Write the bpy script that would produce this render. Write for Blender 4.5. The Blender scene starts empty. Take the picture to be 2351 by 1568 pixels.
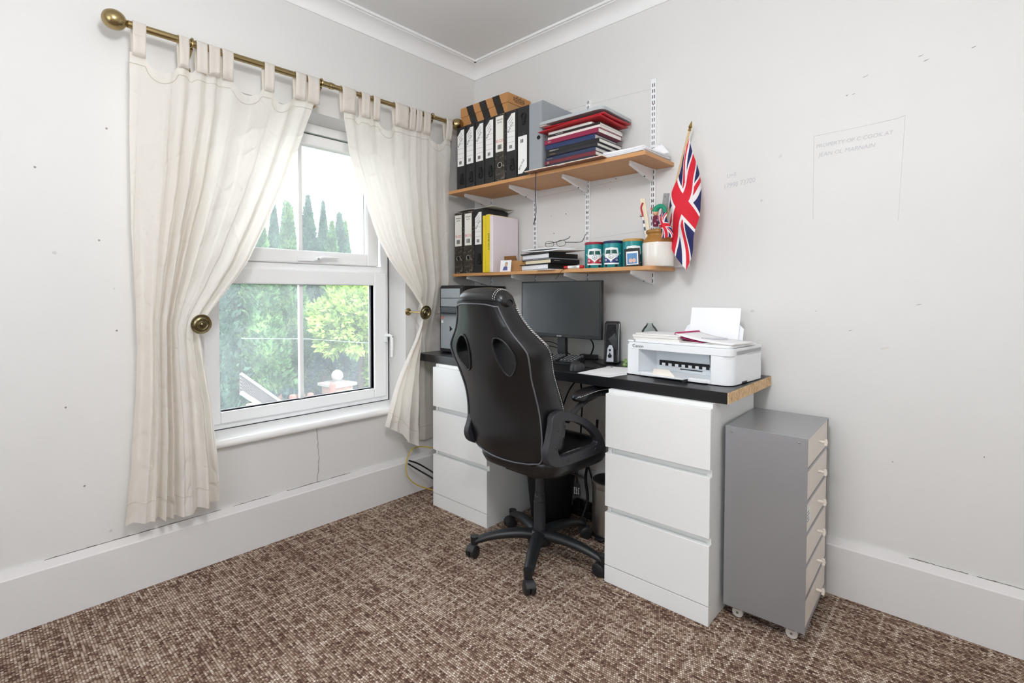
import bpy, math, random
from mathutils import Vector, Matrix
random.seed(7)
S = bpy.context.scene
COL = S.collection
PI = math.pi

# ---------------------------------------------------------------- camera, world, sun, exposure
cam = bpy.data.cameras.new('camera')
co = bpy.data.objects.new('camera', cam)
COL.objects.link(co)
S.camera = co
cam.sensor_width = 36.0
cam.lens = 1166.22 / 2351 * 36
cam.shift_x = 116.37 / 2351
cam.shift_y = -76.91 / 2351
cam.clip_start = 0.02
cam.clip_end = 200
yaw, pitch, roll = 0.79261, -0.027496, -0.000703
F = Vector((-math.sin(yaw) * math.cos(pitch), math.cos(yaw) * math.cos(pitch), math.sin(pitch)))
R = F.cross(Vector((0, 0, 1))).normalized()
U = R.cross(F)
R2 = R * math.cos(roll) + U * math.sin(roll)
U2 = U * math.cos(roll) - R * math.sin(roll)
co.matrix_world = Matrix(((R2.x, U2.x, -F.x, 2.30256), (R2.y, U2.y, -F.y, -2.39257), (R2.z, U2.z, -F.z, 1.1586), (0, 0, 0, 1)))

W = bpy.data.worlds.new('sky')
S.world = W
W.use_nodes = True
bg = W.node_tree.nodes['Background']
bg.inputs['Color'].default_value = (0.86, 0.93, 1.0, 1)
bg.inputs['Strength'].default_value = 3.0

sun = bpy.data.lights.new('sun', 'SUN')
sun.energy = 3.6
sun.angle = 0.02
sun.color = (1.0, 0.96, 0.88)
so = bpy.data.objects.new('sun', sun)
COL.objects.link(so)
so.rotation_euler = Vector((-0.62, 0.05, -0.62)).to_track_quat('-Z', 'Y').to_euler()

def area(name, loc, direction, sx, sy, power, color=(1, 1, 1), portal=False, spread=PI):
    l = bpy.data.lights.new(name, 'AREA')
    l.shape = 'RECTANGLE'
    l.size, l.size_y, l.energy, l.color, l.spread = sx, sy, power, color, spread
    l.cycles.is_portal = portal
    o = bpy.data.objects.new(name, l)
    COL.objects.link(o)
    o.location = loc
    o.rotation_euler = Vector(direction).to_track_quat('-Z', 'Y').to_euler()
    return o
# sky portals in the seen window and the added fill window
area('window_portal', (-0.27, -1.116, 1.3), (1, 0, 0), 1.1, 1.6, 1, portal=True)
area('window_portal', (1.75, -3.62, 1.45), (0, 1, 0), 1.2, 1.3, 1, portal=True)

S.view_settings.view_transform = 'Standard'
S.view_settings.look = 'None'
S.view_settings.gamma = 1.0
S.view_settings.use_curve_mapping = False
S.view_settings.exposure = 0.95
S.cycles.max_bounces = 8
S.cycles.diffuse_bounces = 5
S.cycles.transparent_max_bounces = 10

# ---------------------------------------------------------------- materials
def lin(c):
    return c / 12.92 if c <= 0.04045 else ((c + 0.055) / 1.055) ** 2.4
def hexc(h):
    if not isinstance(h, str):
        return tuple(h) + (1,)
    return tuple(lin(int(h[i:i + 2], 16) / 255) for i in (0, 2, 4)) + (1,)
class NX:
    """small helper to write node maths"""
    def __init__(s, nt):
        s.nt = nt
    def n(s, t, **kw):
        nd = s.nt.nodes.new(t)
        for k, v in kw.items():
            setattr(nd, k, v)
        return nd
    def link(s, a, b):
        s.nt.links.new(a, b)
    def put(s, sock, v):
        if isinstance(v, (int, float)):
            sock.default_value = v
        else:
            s.link(v, sock)
    def m(s, op, a, b=None, c=None):
        nd = s.n('ShaderNodeMath', operation=op)
        s.put(nd.inputs[0], a)
        if b is not None: s.put(nd.inputs[1], b)
        if c is not None: s.put(nd.inputs[2], c)
        return nd.outputs[0]
    def mix(s, f, a, b):
        nd = s.n('ShaderNodeMix', data_type='RGBA')
        s.put(nd.inputs[0], f)
        for i, v in ((6, a), (7, b)):
            if isinstance(v, tuple): nd.inputs[i].default_value = v
            else: s.link(v, nd.inputs[i])
        return nd.outputs[2]
    def noise(s, scale, vec=None, detail=2, rough=0.5, dist=0):
        nd = s.n('ShaderNodeTexNoise')
        nd.inputs['Scale'].default_value = scale
        nd.inputs['Detail'].default_value = detail
        nd.inputs['Roughness'].default_value = rough
        nd.inputs['Distortion'].default_value = dist
        if vec is not None: s.link(vec, nd.inputs['Vector'])
        return nd.outputs['Fac']
    def white(s, a, b):
        cv = s.n('ShaderNodeCombineXYZ')
        s.put(cv.inputs[0], a); s.put(cv.inputs[1], b)
        nd = s.n('ShaderNodeTexWhiteNoise', noise_dimensions='2D')
        s.link(cv.outputs[0], nd.inputs['Vector'])
        return nd.outputs['Value']
    def coord(s, which='Object'):
        return s.n('ShaderNodeTexCoord').outputs[which]
    def xyz(s, v):
        nd = s.n('ShaderNodeSeparateXYZ')
        s.link(v, nd.inputs[0])
        return nd.outputs
    def ramp(s, f, stops):
        nd = s.n('ShaderNodeValToRGB')
        e = nd.color_ramp.elements
        while len(e) < len(stops): e.new(0.5)
        for el, (p, c) in zip(e, stops):
            el.position, el.color = p, hexc(c)
        s.link(f, nd.inputs[0])
        return nd.outputs[0]
    def bump(s, h, strength, dist=0.01):
        nd = s.n('ShaderNodeBump')
        nd.inputs['Strength'].default_value = strength
        nd.inputs['Distance'].default_value = dist
        s.link(h, nd.inputs['Height'])
        return nd.outputs[0]
MATS = {}
def mat(name, col='808080', rough=0.5, metal=0.0, var=0.0, vscale=8, bump=0.0, bscale=60, spec=0.5, coat=0.0, emit=0):
    if name in MATS: return MATS[name]
    m = bpy.data.materials.new(name)
    m.use_nodes = True
    nt = m.node_tree
    b = nt.nodes['Principled BSDF']
    b.inputs['Base Color'].default_value = hexc(col)
    b.inputs['Roughness'].default_value = rough
    b.inputs['Metallic'].default_value = metal
    b.inputs['Specular IOR Level'].default_value = spec
    b.inputs['Coat Weight'].default_value = coat
    x = NX(nt)
    if var:
        c = hexc(col)
        f = x.noise(vscale, x.coord(), 3)
        x.link(x.mix(f, tuple(v * (1 - var) for v in c[:3]) + (1,), tuple(min(1, v * (1 + var)) for v in c[:3]) + (1,)), b.inputs['Base Color'])
    if bump:
        x.link(x.bump(x.noise(bscale, x.coord(), 3), bump, 0.004), b.inputs['Normal'])
    if emit:
        b.inputs['Emission Color'].default_value = hexc(col)
        b.inputs['Emission Strength'].default_value = emit
    MATS[name] = m
    return m
def nodes(name):
    m = bpy.data.materials.new(name)
    m.use_nodes = True
    MATS[name] = m
    return m, NX(m.node_tree), m.node_tree.nodes['Principled BSDF']

def make_paint(name, col, spots):
    m, x, b = nodes(name)
    c = x.coord()
    base = x.mix(x.noise(1.3, c, 3), hexc(col), tuple(v * 0.955 for v in hexc(col)[:3]) + (1,))
    vo = x.n('ShaderNodeTexVoronoi')
    vo.inputs['Scale'].default_value = 4.2
    x.link(c, vo.inputs['Vector'])
    sp = x.m('LESS_THAN', x.m('ADD', vo.outputs['Distance'], x.m('MULTIPLY', x.noise(90, c, 2), 0.05)), 0.05)
    gate = x.m('GREATER_THAN', x.xyz(vo.outputs['Color'])[0], 1 - spots)
    base = x.mix(x.m('MULTIPLY', x.m('MULTIPLY', sp, gate), 0.22), base, hexc('6b6460'))
    x.link(base, b.inputs['Base Color'])
    b.inputs['Roughness'].default_value = 0.55
    b.inputs['Specular IOR Level'].default_value = 0.3
    x.link(x.bump(x.noise(35, c, 4), 0.05, 0.004), b.inputs['Normal'])
    return m
M_WALL = make_paint('wall_paint', 'e2e1df', 0.3)
M_SKIRT = make_paint('skirting_paint', 'e3e1e0', 0.25)
M_CEIL = mat('ceiling_paint', 'e8e8e7', 0.7, var=0.02, vscale=2)
M_CORN = mat('cornice_paint', 'f3f3f3', 0.6, var=0.01)
M_UPVC = mat('white_upvc', 'fafbfc', 0.28, spec=0.5)
M_SILL = mat('sill_gloss_paint', 'f8f8f7', 0.3, var=0.01)
M_BLACKGAP = mat('dark_rubber_seal', '1d1e20', 0.7)

def make_carpet():
    m, x, b = nodes('woven_carpet')
    X, Y, Z = x.xyz(x.coord())
    j = x.m('FLOOR', x.m('DIVIDE', Y, 0.0082))
    fy = x.m('FRACT', x.m('DIVIDE', Y, 0.0082))
    xs = x.m('ADD', x.m('DIVIDE', X, 0.0074), x.m('MULTIPLY', x.m('FLOORED_MODULO', j, 2), 0.5))
    i = x.m('FLOOR', xs)
    fx = x.m('FRACT', xs)
    r1 = x.white(i, j)
    run = x.m('FLOOR', x.m('ADD', x.m('DIVIDE', i, 9), x.m('MULTIPLY', x.white(j, 3.5), 9)))
    r2 = x.white(run, x.m('ADD', j, 0.37))
    v = x.m('ADD', x.m('MULTIPLY', r1, 0.46), x.m('MULTIPLY', r2, 0.32))
    v = x.m('ADD', v, x.m('MULTIPLY', x.m('SUBTRACT', x.noise(2.2, x.coord(), 3), 0.5), 0.25))
    k = x.m('FLOOR', x.m('DIVIDE', i, 6))
    l = x.m('FLOOR', x.m('ADD', x.m('DIVIDE', j, 13), x.m('MULTIPLY', x.white(k, 9.1), 5)))
    dash = x.m('MULTIPLY', x.m('LESS_THAN', x.white(k, l), 0.55), x.m('LESS_THAN', x.m('FLOORED_MODULO', i, 6), 1))
    v = x.m('ADD', v, x.m('MULTIPLY', dash, 0.26))
    colr = x.ramp(v, [(0.05, '5c443a'), (0.25, '876b5d'), (0.42, 'b29885'), (0.60, 'd4c0ae'), (0.9, 'f3e7d8')])
    h = x.m('MULTIPLY', x.m('SINE', x.m('MULTIPLY', fx, PI)), x.m('SINE', x.m('MULTIPLY', fy, PI)))
    gap = x.m('MINIMUM', x.m('ADD', x.m('MULTIPLY', x.m('POWER', h, 0.6), 1.05), 0.12), 1.0)  # gaps between loops darkened in the colour, standing in for relief shade
    x.link(x.mix(gap, hexc('43332b'), colr), b.inputs['Base Color'])
    b.inputs['Roughness'].default_value = 0.95
    b.inputs['Specular IOR Level'].default_value = 0.1
    x.link(x.bump(h, 0.7, 0.004), b.inputs['Normal'])
    return m
M_CARPET = make_carpet()

def make_curtain():
    m, x, b = nodes('jacquard_curtain_cloth')
    nt = m.node_tree
    c = x.coord('UV')
    w = x.n('ShaderNodeTexWave', wave_type='RINGS')
    w.inputs['Scale'].default_value = 2.4
    w.inputs['Distortion'].default_value = 9.0
    w.inputs['Detail'].default_value = 2.0
    w.inputs['Detail Scale'].default_value = 1.6
    x.link(c, w.inputs['Vector'])
    n2 = x.noise(7, c, 2, dist=1.5)
    ridge = x.m('POWER', w.outputs['Fac'], 6)
    h = x.m('ADD', x.m('MULTIPLY', ridge, x.m('GREATER_THAN', n2, 0.46)), x.m('MULTIPLY', x.noise(260, c, 2), 0.12))
    h = x.m('ADD', h, x.m('MULTIPLY', x.noise(14, c, 4), 1.2))
    colr = x.mix(x.noise(2.5, c, 3), hexc('f7f5f3'), hexc('efece8'))
    x.link(colr, b.inputs['Base Color'])
    b.inputs['Roughness'].default_value = 0.8
    b.inputs['Specular IOR Level'].default_value = 0.2
    b.inputs['Sheen Weight'].default_value = 0.1
    bn = x.bump(h, 0.5, 0.006)
    x.link(bn, b.inputs['Normal'])
    tr = x.n('ShaderNodeBsdfTranslucent')
    tr.inputs['Color'].default_value = hexc('fbf3e6')
    x.link(bn, tr.inputs['Normal'])
    ms = x.n('ShaderNodeMixShader')
    ms.inputs[0].default_value = 0.45
    x.link(b.outputs[0], ms.inputs[1])
    x.link(tr.outputs[0], ms.inputs[2])
    x.link(ms.outputs[0], nt.nodes['Material Output'].inputs['Surface'])
    return m
M_CURT = make_curtain()

def make_glass(name, veil, tint='ffffff'):
    m, x, b = nodes(name)
    nt = m.node_tree
    t = x.n('ShaderNodeBsdfTransparent')
    t.inputs[0].default_value = hexc(tint)
    g = x.n('ShaderNodeBsdfGlossy')
    g.inputs['Roughness'].default_value = 0.02
    d = x.n('ShaderNodeBsdfTranslucent')
    d.inputs[0].default_value = (0.95, 0.97, 1, 1)
    fr = x.n('ShaderNodeFresnel')
    fr.inputs[0].default_value = 1.3
    a = x.n('ShaderNodeMixShader')
    x.link(fr.outputs[0], a.inputs[0])
    x.link(t.outputs[0], a.inputs[1]); x.link(g.outputs[0], a.inputs[2])
    c2 = x.n('ShaderNodeMixShader')
    x.put(c2.inputs[0], x.m('MULTIPLY', x.m('ADD', x.noise(5, x.coord(), 3), 0.5), veil) if veil else 0.0)
    x.link(a.outputs[0], c2.inputs[1]); x.link(d.outputs[0], c2.inputs[2])
    x.link(c2.outputs[0], nt.nodes['Material Output'].inputs['Surface'])
    return m
M_GLASS = make_glass('hazed_window_glass', 0.09)  # translucent veil stands in for the washed-out haze over the view
M_CLEAR = make_glass('clear_glass', 0.03, 'eef4f2')

def make_wood(name, c1, c2, rough=0.45, axis=0, sc=1.0):
    m, x, b = nodes(name)
    mp = x.n('ShaderNodeMapping')
    s = [14 * sc] * 3
    s[axis] = 1.2 * sc
    mp.inputs['Scale'].default_value = s
    x.link(x.coord(), mp.inputs['Vector'])
    f = x.noise(6, mp.outputs[0], 4, 0.6, 0.6)
    x.link(x.mix(f, hexc(c1), hexc(c2)), b.inputs['Base Color'])
    b.inputs['Roughness'].default_value = rough
    return m
M_SHELF = make_wood('oak_effect_shelf', 'd3a06c', 'c08a56')
M_CHIP = None
def make_chip():
    m, x, b = nodes('raw_chipboard')
    f = x.noise(95, x.coord(), 4, 0.7)
    f2 = x.noise(22, x.coord(), 3, 0.6, 2)
    v = x.m('ADD', x.m('MULTIPLY', f, 0.6), x.m('MULTIPLY', f2, 0.4))
    x.link(x.ramp(v, [(0.33, '8a6238'), (0.45, 'd6b084'), (0.6, 'ebcfa6')]), b.inputs['Base Color'])
    b.inputs['Roughness'].default_value = 0.9
    x.link(x.bump(f, 0.8, 0.004), b.inputs['Normal'])
    return m
M_CHIP = make_chip()
M_DESK = mat('black_brown_desk_laminate', '17171a', 0.3, var=0.2, vscale=30, bump=0.03, bscale=200)
M_WHITE = mat('white_foil_furniture', 'eeefee', 0.35, var=0.01, vscale=3)
M_METALC = mat('grey_silver_lacquered_steel', 'a3a4a7', 0.34, metal=0.5, var=0.10, vscale=3, bump=0.02, bscale=30)
M_CREAM = mat('cream_painted_drawer', 'eee6dc', 0.4, var=0.02)
M_BRASS = mat('antique_brass', 'a8946a', 0.27, metal=1.0, var=0.15, vscale=14)
M_BRASSD = mat('dark_antique_brass', '8a7f60', 0.32, metal=1.0, var=0.3, vscale=60)
M_RAIL = mat('white_powder_coated_steel', 'f1f2f3', 0.35)
M_LEATHER = mat('black_leatherette', '0e0f12', 0.29, var=0.2, vscale=5, bump=0.06, bscale=22, spec=0.6)
M_LEATHER2 = mat('black_leatherette_bolster', '121215', 0.28, bump=0.12, bscale=16, spec=0.6)
M_PLAST = mat('black_satin_plastic', '1b1c1e', 0.42, bump=0.03, bscale=300)
M_PLASTG = mat('charcoal_plastic', '2a2a2e', 0.5, bump=0.02, bscale=200)
M_STITCH = mat('white_stitching', 'd8d8d6', 0.8)
M_PIPING = mat('highlight_grey_piping', '5a5b60', 0.3)  # grey lifted to paint in the highlights along the dark piping
M_BLACK = mat('matte_black_board', '232426', 0.5, var=0.12, vscale=20)
M_DARK = mat('near_black', '0b0b0c', 0.6)
M_LABEL = mat('white_paper_label', 'f3f3f1', 0.7)
M_INK = mat('black_ink', '26262a', 0.8)
M_GREYINK = mat('grey_ink', '8e8e92', 0.8)
M_REDINK = mat('red_ink', 'cf4f55', 0.7)
M_PAPER = mat('white_paper', 'f4f4f6', 0.85, var=0.01)
M_PAPER2 = mat('off_white_pages', 'e9e6e0', 0.85, var=0.04, vscale=120)
M_CARD = mat('brown_cardboard', 'b98d5c', 0.8, var=0.06, vscale=12)
M_CHROME = mat('polished_steel', 'c4c4c4', 0.18, metal=1.0)
M_GREYBOX = mat('grey_box_file_board', '9a9fa4', 0.5, var=0.03)
M_WPLAST = mat('white_gloss_plastic', 'f0f2f5', 0.25)

# ---------------------------------------------------------------- mesh helpers
class MB:
    def __init__(s):
        s.v, s.f, s.mi, s.uv = [], [], [], {}
    def add(s, vs, fs, mi=0, M=None):
        o = len(s.v)
        for p in vs:
            p = Vector(p)
            s.v.append(M @ p if M is not None else p)
        for f in fs:
            s.f.append([i + o for i in f]); s.mi.append(mi)
        return s
    def box(s, x0, x1, y0, y1, z0, z1, mi=0, M=None):
        v = [(x, y, z) for z in (z0, z1) for y in (y0, y1) for x in (x0, x1)]
        return s.add(v, [(0, 2, 3, 1), (4, 5, 7, 6), (0, 1, 5, 4), (2, 6, 7, 3), (0, 4, 6, 2), (1, 3, 7, 5)], mi, M)
    def prism(s, pts, a, b, axis='z', mi=0, M=None):
        """counter-clockwise 2D polygon pushed from a to b along an axis (x: pts are y,z; y: pts are x,z)"""
        n = len(pts)
        def P(p, h):
            return {'z': (p[0], p[1], h), 'y': (p[0], h, p[1]), 'x': (h, p[0], p[1])}[axis]
        v = [P(p, a) for p in pts] + [P(p, b) for p in pts]
        fs = [list(range(n))[::-1], [i + n for i in range(n)]] + [(i, (i + 1) % n, (i + 1) % n + n, i + n) for i in range(n)]
        if axis == 'y': fs = [list(f)[::-1] for f in fs]
        return s.add(v, fs, mi, M)
    def lathe(s, prof, n=24, M=None, mi=0, cap=True):
        """profile of (radius, height) turned about z"""
        v, fs = [], []
        for r, h in prof:
            for i in range(n):
                a = 2 * PI * i / n
                v.append((r * math.cos(a), r * math.sin(a), h))
        for k in range(len(prof) - 1):
            for i in range(n):
                j = (i + 1) % n
                fs.append((k * n + i, k * n + j, (k + 1) * n + j, (k + 1) * n + i))
        if cap:
            fs.append(list(range(n))[::-1])
            fs.append([(len(prof) - 1) * n + i for i in range(n)])
        return s.add(v, fs, mi, M)
    def cyl(s, a, b, r, n=16, r2=None, mi=0):
        a, b = Vector(a), Vector(b)
        q = (b - a).to_track_quat('Z', 'Y').to_matrix().to_4x4()
        return s.lathe([(r, 0), (r if r2 is None else r2, (b - a).length)], n, Matrix.Translation(a) @ q, mi)
    def tube(s, pts, r, n=8, closed=False, mi=0, radii=None, flat=1.0, up=None):
        pts = [Vector(p) for p in pts]
        N = len(pts)
        v, fs = [], []
        prev = None
        for i, p in enumerate(pts):
            if closed: t = pts[(i + 1) % N] - pts[i - 1]
            else: t = pts[min(i + 1, N - 1)] - pts[max(i - 1, 0)]
            t.normalize()
            if prev is None:
                u = Vector(up) if up else (Vector((0, 0, 1)) if abs(t.z) < 0.9 else Vector((1, 0, 0)))
                u = (u - t * u.dot(t)).normalized()
            else:
                u = (prev - t * prev.dot(t)).normalized()
            prev = u
            w = t.cross(u)
            rr = radii[i] if radii else r
            for k in range(n):
                a = 2 * PI * k / n
                v.append(p + u * (rr * flat * math.cos(a)) + w * (rr * math.sin(a)))
        for i in range(N if closed else N - 1):
            for k in range(n):
                k2 = (k + 1) % n
                i2 = (i + 1) % N
                fs.append((i * n + k, i * n + k2, i2 * n + k2, i2 * n + k))
        if not closed:
            fs.append(list(range(n))[::-1]); fs.append([(N - 1) * n + k for k in range(n)])
        return s.add(v, fs, mi)
    def grid(s, fn, nu, nv, mi=0, closeu=False, flip=False):
        v = [fn(i / (nu if closeu else nu - 1), j / (nv - 1)) for j in range(nv) for i in range(nu)]
        fs = []
        for j in range(nv - 1):
            for i in range(nu if closeu else nu - 1):
                i2 = (i + 1) % nu
                q = (j * nu + i, j * nu + i2, (j + 1) * nu + i2, (j + 1) * nu + i)
                fs.append(q[::-1] if flip else q)
        return s.add(v, fs, mi)
    def mesh(s, name, mats, smooth=None):
        me = bpy.data.meshes.new(name)
        me.from_pydata([tuple(p) for p in s.v], [], s.f)
        for m in (mats if isinstance(mats, (list, tuple)) else [mats]):
            me.materials.append(m)
        if isinstance(mats, (list, tuple)):
            me.polygons.foreach_set('material_index', s.mi)
        if smooth is not None:
            me.polygons.foreach_set('use_smooth', [True] * len(me.polygons))
            me.update()
            if smooth < 179: me.set_sharp_from_angle(angle=math.radians(smooth))
        me.update()
        return me
    def build(s, name, mats, parent=None, smooth=None, bevel=0, seg=2, loc=None, rot=None, solid=0, sub=0, kind=None):
        return obj(name, s.mesh(name, mats, smooth), parent, bevel, seg, loc, rot, solid, sub, kind)
def obj(name, me, parent=None, bevel=0, seg=2, loc=None, rot=None, solid=0, sub=0, kind=None):
    o = bpy.data.objects.new(name, me)
    COL.objects.link(o)
    if parent is not None: o.parent = parent
    if loc is not None: o.location = loc
    if rot is not None: o.rotation_euler = rot
    if solid:
        md = o.modifiers.new('solid', 'SOLIDIFY'); md.thickness = solid; md.offset = 0
    if sub:
        md = o.modifiers.new('sub', 'SUBSURF'); md.levels = md.render_levels = sub
    if bevel:
        md = o.modifiers.new('bevel', 'BEVEL'); md.width = bevel; md.segments = seg
        md.limit_method = 'ANGLE'; md.angle_limit = math.radians(40)
    if kind: o['kind'] = kind
    return o
def tag(o, label, cat, group=None):
    o['label'] = label; o['category'] = cat
    if group: o['group'] = group
    return o
def thing(name, label, cat, loc=(0, 0, 0), rotz=0, group=None):
    o = bpy.data.objects.new(name, None)
    o.empty_display_size = 0.05
    COL.objects.link(o)
    o.location = loc; o.rotation_euler = (0, 0, rotz)
    return tag(o, label, cat, group)
def struct(o):
    o['kind'] = 'structure'
    return o
def copy_tree(o, parent=None):
    c = o.copy(); COL.objects.link(c); c.parent = parent
    for ch in list(o.children): copy_tree(ch, c)
    return c
RX = Matrix.Rotation(PI / 2, 4, 'X')                       # lettering that faces -y
RXX = Matrix.Rotation(PI / 2, 4, 'Z') @ RX                 # lettering that faces +x
def text(body, size, m, parent, name, loc, rot=RX, spin=0, sx=1.0, ext=0.0002, align='CENTER', shear=0):
    cu = bpy.data.curves.new('lettering', 'FONT')
    cu.body, cu.size, cu.extrude, cu.align_x, cu.align_y = body, size, ext, align, 'CENTER'
    cu.shear = shear
    cu.resolution_u = 3
    t = bpy.data.objects.new('lettering', cu)
    me = bpy.data.meshes.new_from_object(t)
    bpy.data.objects.remove(t); bpy.data.curves.remove(cu)
    me.materials.clear(); me.materials.append(m)
    o = bpy.data.objects.new(name, me)
    COL.objects.link(o)
    o.parent = parent
    o.matrix_local = Matrix.Translation(loc) @ rot @ Matrix.Rotation(spin, 4, 'Z') @ Matrix.Diagonal((sx, 1, 1, 1))
    return o
def smoothstep(a, b, x):
    t = max(0, min(1, (x - a) / (b - a)))
    return t * t * (3 - 2 * t)
def interp(tab, x):
    if x <= tab[0][0]: return tab[0][1]
    for (a, va), (b, vb) in zip(tab, tab[1:]):
        if x <= b: return va + (vb - va) * (x - a) / (b - a)
    return tab[-1][1]
def spline(pts, n):
    """Catmull-Rom through the points"""
    P = [Vector(p) for p in pts]
    P = [P[0] * 2 - P[1]] + P + [P[-1] * 2 - P[-2]]
    out = []
    for i in range(1, len(P) - 2):
        for k in range(n):
            t = k / n
            a, b, c, d = P[i - 1:i + 3]
            out.append(0.5 * ((2 * b) + (c - a) * t + (2 * a - 5 * b + 4 * c - d) * t * t + (3 * b - a - 3 * c + d) * t ** 3))
    out.append(P[-2])
    return out
# ---------------------------------------------------------------- the room
ZC, H = 2.5326, 2.612
YB, XR = -3.6, 3.35
MB().box(-0.36, XR + 0.1, YB - 0.1, 0.1, -0.12, 0).build('floor', M_CARPET)
struct(bpy.data.objects['floor'])
struct(MB().box(-0.36, XR + 0.1, YB - 0.1, 0.1, H, H + 0.15).build('ceiling', M_CEIL))
WY0, WY1, WZ0, WZ1 = -1.658, -0.573, 0.526, 2.052
wl = MB()
wl.box(-0.36, 0, YB, WY0, 0, H).box(-0.36, 0, WY1, 0.1, 0, H).box(-0.36, 0, WY0, WY1, 0, WZ0 - 0.034).box(-0.36, 0, WY0, WY1, WZ1, H)
wall_left = struct(wl.build('wall_left', M_WALL))
wall_right = struct(MB().box(0, XR, 0, 0.1, 0, H).build('wall_right', M_WALL))
wb = MB()
wb.box(-0.36, 1.15, YB - 0.1, YB, 0, H).box(2.35, XR + 0.1, YB - 0.1, YB, 0, H).box(1.15, 2.35, YB - 0.1, YB, 0, 0.8).box(1.15, 2.35, YB - 0.1, YB, 2.1, H)
struct(wb.build('wall_back', M_WALL))
struct(MB().box(XR, XR + 0.1, YB, 0.1, 0, H).build('wall_side', M_WALL))
# fill window added behind the viewer to let in more sky light
w2 = thing('added_fill_window', 'white framed window added in the wall behind for fill light', 'window', (1.75, YB, 0.8))
for k in ('label', 'category'): del w2[k]
struct(w2)
f2 = MB()
for x in (-0.6, -0.03, 0.54): f2.box(x, x + 0.06, -0.08, -0.02, 0, 1.3)
f2.box(-0.6, 0.6, -0.08, -0.02, 0, 0.06).box(-0.6, 0.6, -0.08, -0.02, 1.24, 1.3)
f2.build('window_frame', M_UPVC, w2)

# cornice
def cove(d0):
    pts = [(0, ZC), (0.006, ZC), (0.008, ZC + 0.006)]
    for k in range(9):
        a = k / 8 * PI / 2
        pts.append((0.008 + 0.068 * (1 - math.cos(a)), ZC + 0.006 + 0.058 * math.sin(a)))
    pts += [(0.076, H - 0.012), (0.090, H - 0.012), (0.090, H + 0.001), (0, H + 0.001)]
    return pts
cp = cove(0)
struct(MB().prism(cp, YB, 0, 'y').build('trim_1', M_CORN, smooth=30))
struct(MB().prism([(-a, b) for a, b in cp][::-1], 0, XR, 'x').build('trim_2', M_CORN, smooth=30))
# skirting boards
HB = 0.2183
bp_ = [(0, 0), (0.022, 0), (0.022, HB - 0.028), (0.018, HB - 0.024), (0.008, HB), (0, HB)]
bl = struct(MB().prism(bp_, YB, 0, 'y').build('baseboard_left', M_SKIRT))
br = struct(MB().prism([(-a, b) for a, b in bp_][::-1], 0.022, XR, 'x').build('baseboard_right', M_SKIRT))
# hairline gaps between skirting and wall, the crack under the sill, seams of the lining on the desk wall, pencil marks
def strip(pts, w, m, parent, name, nrm):
    """a thin line lying on a wall"""
    b = MB()
    b.tube(pts, w, 4, radii=[w * random.uniform(0.5, 1.3) for _ in pts])
    return b.build(name, m, parent)
M_CRACK = mat('crack_shadow', '5b5148', 0.9)
M_SEAM = mat('painted_over_seam', 'cfccc6', 0.8)
M_PENCIL = mat('faint_pencil', 'c3c4c8', 0.9)
M_SCUFF = mat('scuff_mark', '9b8f8d', 0.9)
def wob(a, b, n, amp, ax):
    a, b = Vector(a), Vector(b)
    out = []
    for i in range(n):
        p = a.lerp(b, i / (n - 1))
        for k in ax: p[k] += random.uniform(-amp, amp)
        out.append(p)
    return out
strip(wob((0.001, -1.137, 0.49), (0.001, -1.128, 0.36), 9, 0.004, (1,)) + wob((0.001, -1.125, 0.34), (0.001, -1.138, HB), 8, 0.003, (1,)), 0.0010, M_CRACK, wall_left, 'crack', 0)
for a, b in ((-2.2, -1.83), (-1.95, -1.6), (-1.55, -1.38), (-1.3, -0.95)):
    strip(wob((0.006, a, HB + 0.001), (0.006, b, HB + 0.001), 24, 0.0012, (2,)), 0.0012, M_CRACK, bl, 'gap', 0)
for a, b in ((2.15, 2.3), (2.32, 2.52), (2.55, 2.75)):
    strip(wob((a, -0.006, HB + 0.001), (b, -0.006, HB + 0.001), 20, 0.0012, (2,)), 0.0012, M_CRACK, br, 'gap', 0)
for z0, z1, xa, xb in ((1.43, 1.475, 0.5, 1.25), (1.715, 1.742, 0.42, 1.3), (2.168, 2.147, 0.70, 1.18)):
    strip(wob((xa, -0.0003, z0), (xb, -0.0003, z1), 14, 0.001, (2,)), 0.0011, M_SEAM, wall_right, 'seam', 0)
for pts in ([(1.843, -0.0002, 1.78), (1.845, -0.0002, 1.45)], [(2.113, -0.0002, 1.79), (2.10, -0.0002, 1.42)], [(1.843, -0.0002, 1.775), (1.98, -0.0002, 1.778), (2.09, -0.0002, 1.783), (2.113, -0.0002, 1.79)]):
    strip(pts, 0.0008, M_PENCIL, wall_right, 'pencil_line', 0)
text('PROPERTY OF C COOK AT', 0.020, M_PENCIL, wall_right, 'pencil_writing', (1.965, -0.0004, 1.735), sx=0.95, spin=0.02, shear=0.2)
text('JEAN OL MARNAIN', 0.021, M_PENCIL, wall_right, 'pencil_writing', (1.945, -0.0004, 1.700), sx=0.95, spin=0.02, shear=0.2)
text('17998 73700', 0.030, M_PENCIL, wall_right, 'pencil_writing', (1.575, -0.0004, 1.632), sx=0.8, spin=0.10, shear=0.2)
text('U+R', 0.026, M_PENCIL, wall_right, 'pencil_writing', (1.545, -0.0004, 1.672), sx=0.8, spin=0.10, shear=0.2)
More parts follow.
